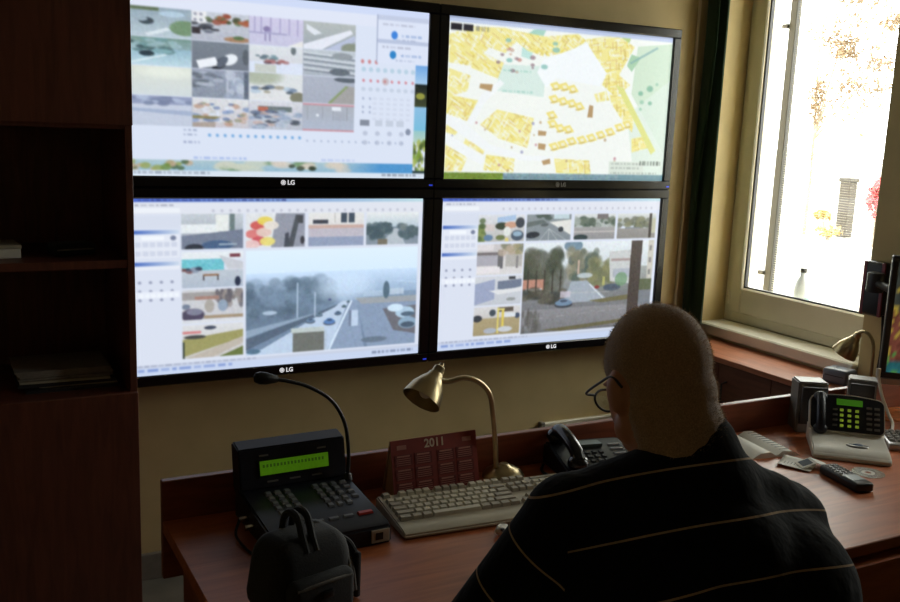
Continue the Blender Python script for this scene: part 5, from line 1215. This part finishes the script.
    p = co[vi]; u = np.minimum(p[:, 2] + .029 * p[:, 0] + .4185 * p[:, 0] ** 2 + .3935 * p[:, 1], 1.120 + .03)     # rows of knitting follow the curve of the back
    for k, (S, E_, W2) in enumerate(arms):
        m = which[fi] == k + 1
        L1 = (E_ - S).length; dd = np.array((E_ - S).normalized()); t1 = (p - np.array(S)) @ dd
        d2v = np.array((W2 - E_).normalized()); t2 = (p - np.array(E_)) @ d2v
        ua = np.where(t1 < L1 * .93, t1, L1 + np.maximum(t2, 0)); u = np.where(m, ua + STRIPE0 - .058, u)
    at = me.attributes.new('stripe', 'FLOAT', 'CORNER'); at.data.foreach_set('value', u.astype(np.float32))
    ms = bpy.data.materials.new('black_knit_with_pale_stripes'); ms.use_nodes = True; nt = ms.node_tree; b = nt.nodes['Principled BSDF']
    A = nt.nodes.new('ShaderNodeAttribute'); A.attribute_name = 'stripe'
    def mth(op, a_, b_=None):
        n = nt.nodes.new('ShaderNodeMath'); n.operation = op
        nt.links.new(a_, n.inputs[0])
        if b_ is not None: n.inputs[1].default_value = b_
        return n.outputs[0]
    f = mth('FRACT', mth('DIVIDE', mth('SUBTRACT', A.outputs['Fac'], STRIPE0), .0814)); msk = mth('LESS_THAN', f, .037)
    mx = nt.nodes.new('ShaderNodeMix'); mx.data_type = 'RGBA'; mx.inputs['A'].default_value = (.0055, .0055, .0065, 1); mx.inputs['B'].default_value = rgb(176, 150, 120)
    nt.links.new(msk, mx.inputs['Factor']); nt.links.new(mx.outputs['Result'], b.inputs['Base Color'])
    b.inputs['Roughness'].default_value = .95; b.inputs['Specular IOR Level'].default_value = .15; b.inputs['Sheen Weight'].default_value = .06
    nz = nt.nodes.new('ShaderNodeTexNoise'); nz.inputs['Scale'].default_value = 28; nz.inputs['Detail'].default_value = 2
    bp = nt.nodes.new('ShaderNodeBump'); bp.inputs['Strength'].default_value = .35; bp.inputs['Distance'].default_value = .01
    nt.links.new(nz.outputs['Fac'], bp.inputs['Height']); nt.links.new(bp.outputs['Normal'], b.inputs['Normal'])
    sw = obj_me('sweater', me, ms, body)
    sw['label'] = 'black sweater with thin pale stripes'
    # ---- trousers and shoes
    ts = [('c', pel + V((-.05, 0, 0)), pel + V((.05, 0, 0)), .132, .132)]
    for H, K, Aa in ((hipL, knL, anL), (hipR, knR, anR)):
        ts += [('c', H, K, .097, .070), ('c', K, Aa + V((0, 0, -.01)), .068, .058)]
    obj_me('trousers', union_mesh('trousers', ts, .010, 4), M_TROUS, body)
    for Aa in (anL, anR):
        shs = [('c', Aa + V((0, -.04, -.062)), Aa + V((0, .15, -.066)), .0375, .0335), ('c', Aa + V((0, -.02, -.02)), Aa + V((0, .03, -.05)), .042, .038)]
        obj_me('shoe', union_mesh('shoe', shs, .007, 2), M_SHOE, body)
    # ---- cropped hair: shell over skull and nape
    hs = [('e', hp(0, -.013, .023), tuple(r_ * HS for r_ in (.0795, .1005, .0955)), HR), ('e', hp(0, -.037, -.033), tuple(r_ * HS for r_ in (.0722, .0665, .0630)), HR)]
    hs.append(('c', hp(0, -.024, -.055), c7 + V((0, -.005, -.02)), .0675, .0755))
    hm = union_mesh('hair', hs, .005, 2); bm = B(); bm.from_mesh(hm); inv = HR.transposed()
    dele = []
    for fce in bm.faces:
        q = inv @ (fce.calc_center_median() - HC) / HS
        line_z = .055 if q.y > .045 else (.030 - .05 * (.045 - q.y) / .06 if q.y > -.015 else -.12)
        if q.z < line_z and not (q.y < -.030 and abs(q.x) < .066 and q.z > -.19): dele.append(fce)
    bmesh.ops.delete(bm, geom=dele, context='FACES')
    hair = obj('cropped_hair', bm, M_HAIR, body, 'all')
    hair['label'] = 'very short grey brown hair'
    rg = np.random.default_rng(5); hv = []; hf = []; polys = list(hair.data.polygons); ar = np.array([q.area for q in polys]); ar /= ar.sum()
    for k in rg.choice(len(polys), 8000, p=ar):
        q = polys[k]; n = V(q.normal); w = rg.dirichlet(np.ones(len(q.vertices))); c_ = sum((hair.data.vertices[vi_].co * float(w[e_]) for e_, vi_ in enumerate(q.vertices)), V((0, 0, 0)))
        g_ = (n + V(rg.normal(size=3) * .35)).normalized(); s_ = g_.cross(V(rg.normal(size=3))).normalized() * .0004; L_ = float(rg.uniform(.003, .006)); b0 = len(hv)
        hv += [c_ - n * .0005 - s_, c_ - n * .0005 + s_, c_ + g_ * L_]; hf.append((b0, b0 + 1, b0 + 2))
    sm_ = bpy.data.meshes.new('stubble'); sm_.from_pydata(hv, [], hf)
    so_ = obj_me('stubble', sm_, mat('tan_stubble', rgb(206, 178, 146), .8, var=.2, scale=200), hair); so_['kind'] = 'stuff'
    # ---- eyes and spectacles
    for s in (-1, 1):
        bm = B(); ellipsoid(bm, hp(s * .031, .080, -.004), (.0125, .0125, .0125)); e = obj('eye', bm, mat('eye_white', rgb(220, 214, 206), .3), body, True)
        bm = B(); ellipsoid(bm, hp(s * .031, .0885, -.005), (.006, .005, .006)); obj('iris', bm, mat('dark_iris', rgb(50, 38, 30), .3), e, True)
    gl = B()
    for s in (-1, 1):
        ring = [hp(s * .034 + .026 * math.cos(a), .112 - .010 * abs(math.cos(a)) * (1 if s * math.cos(a) > 0 else .2), -.006 + .019 * math.sin(a)) for a in [k * 2 * math.pi / 20 for k in range(21)]]
        tube(gl, ring, .0019, 8)
        tube(gl, [hp(s * .060, .102, .002), hp(s * .080, .090, .004), hp(s * .0845, .03, .006), hp(s * .085, -.012, .004), hp(s * .083, -.034, -.018)], .0021, 8, 5)
    tube(gl, [hp(-.009, .113, -.001), hp(0, .118, .002), hp(.009, .113, -.001)], .0018, 8, 4)
    gf = obj('spectacles', gl, M_BLACK, body, True); gf['label'] = 'dark framed spectacles'
    for s in (-1, 1):
        bm = B(); lathe(bm, [(0, 0), (.0245, 0), (.0245, .0012), (0, .0012)], 20, Matrix.Translation(hp(s * .034, .109, -.006)) @ (HR.to_4x4() @ Matrix.Rotation(math.radians(90), 4, 'X') @ Matrix.Diagonal((1.02, .74, 1, 1))))
        obj('lens', bm, M_GLASS, gf)
    return body
STRIPE0 = 1.120 - .0814 * 3 - .0015
make_person()
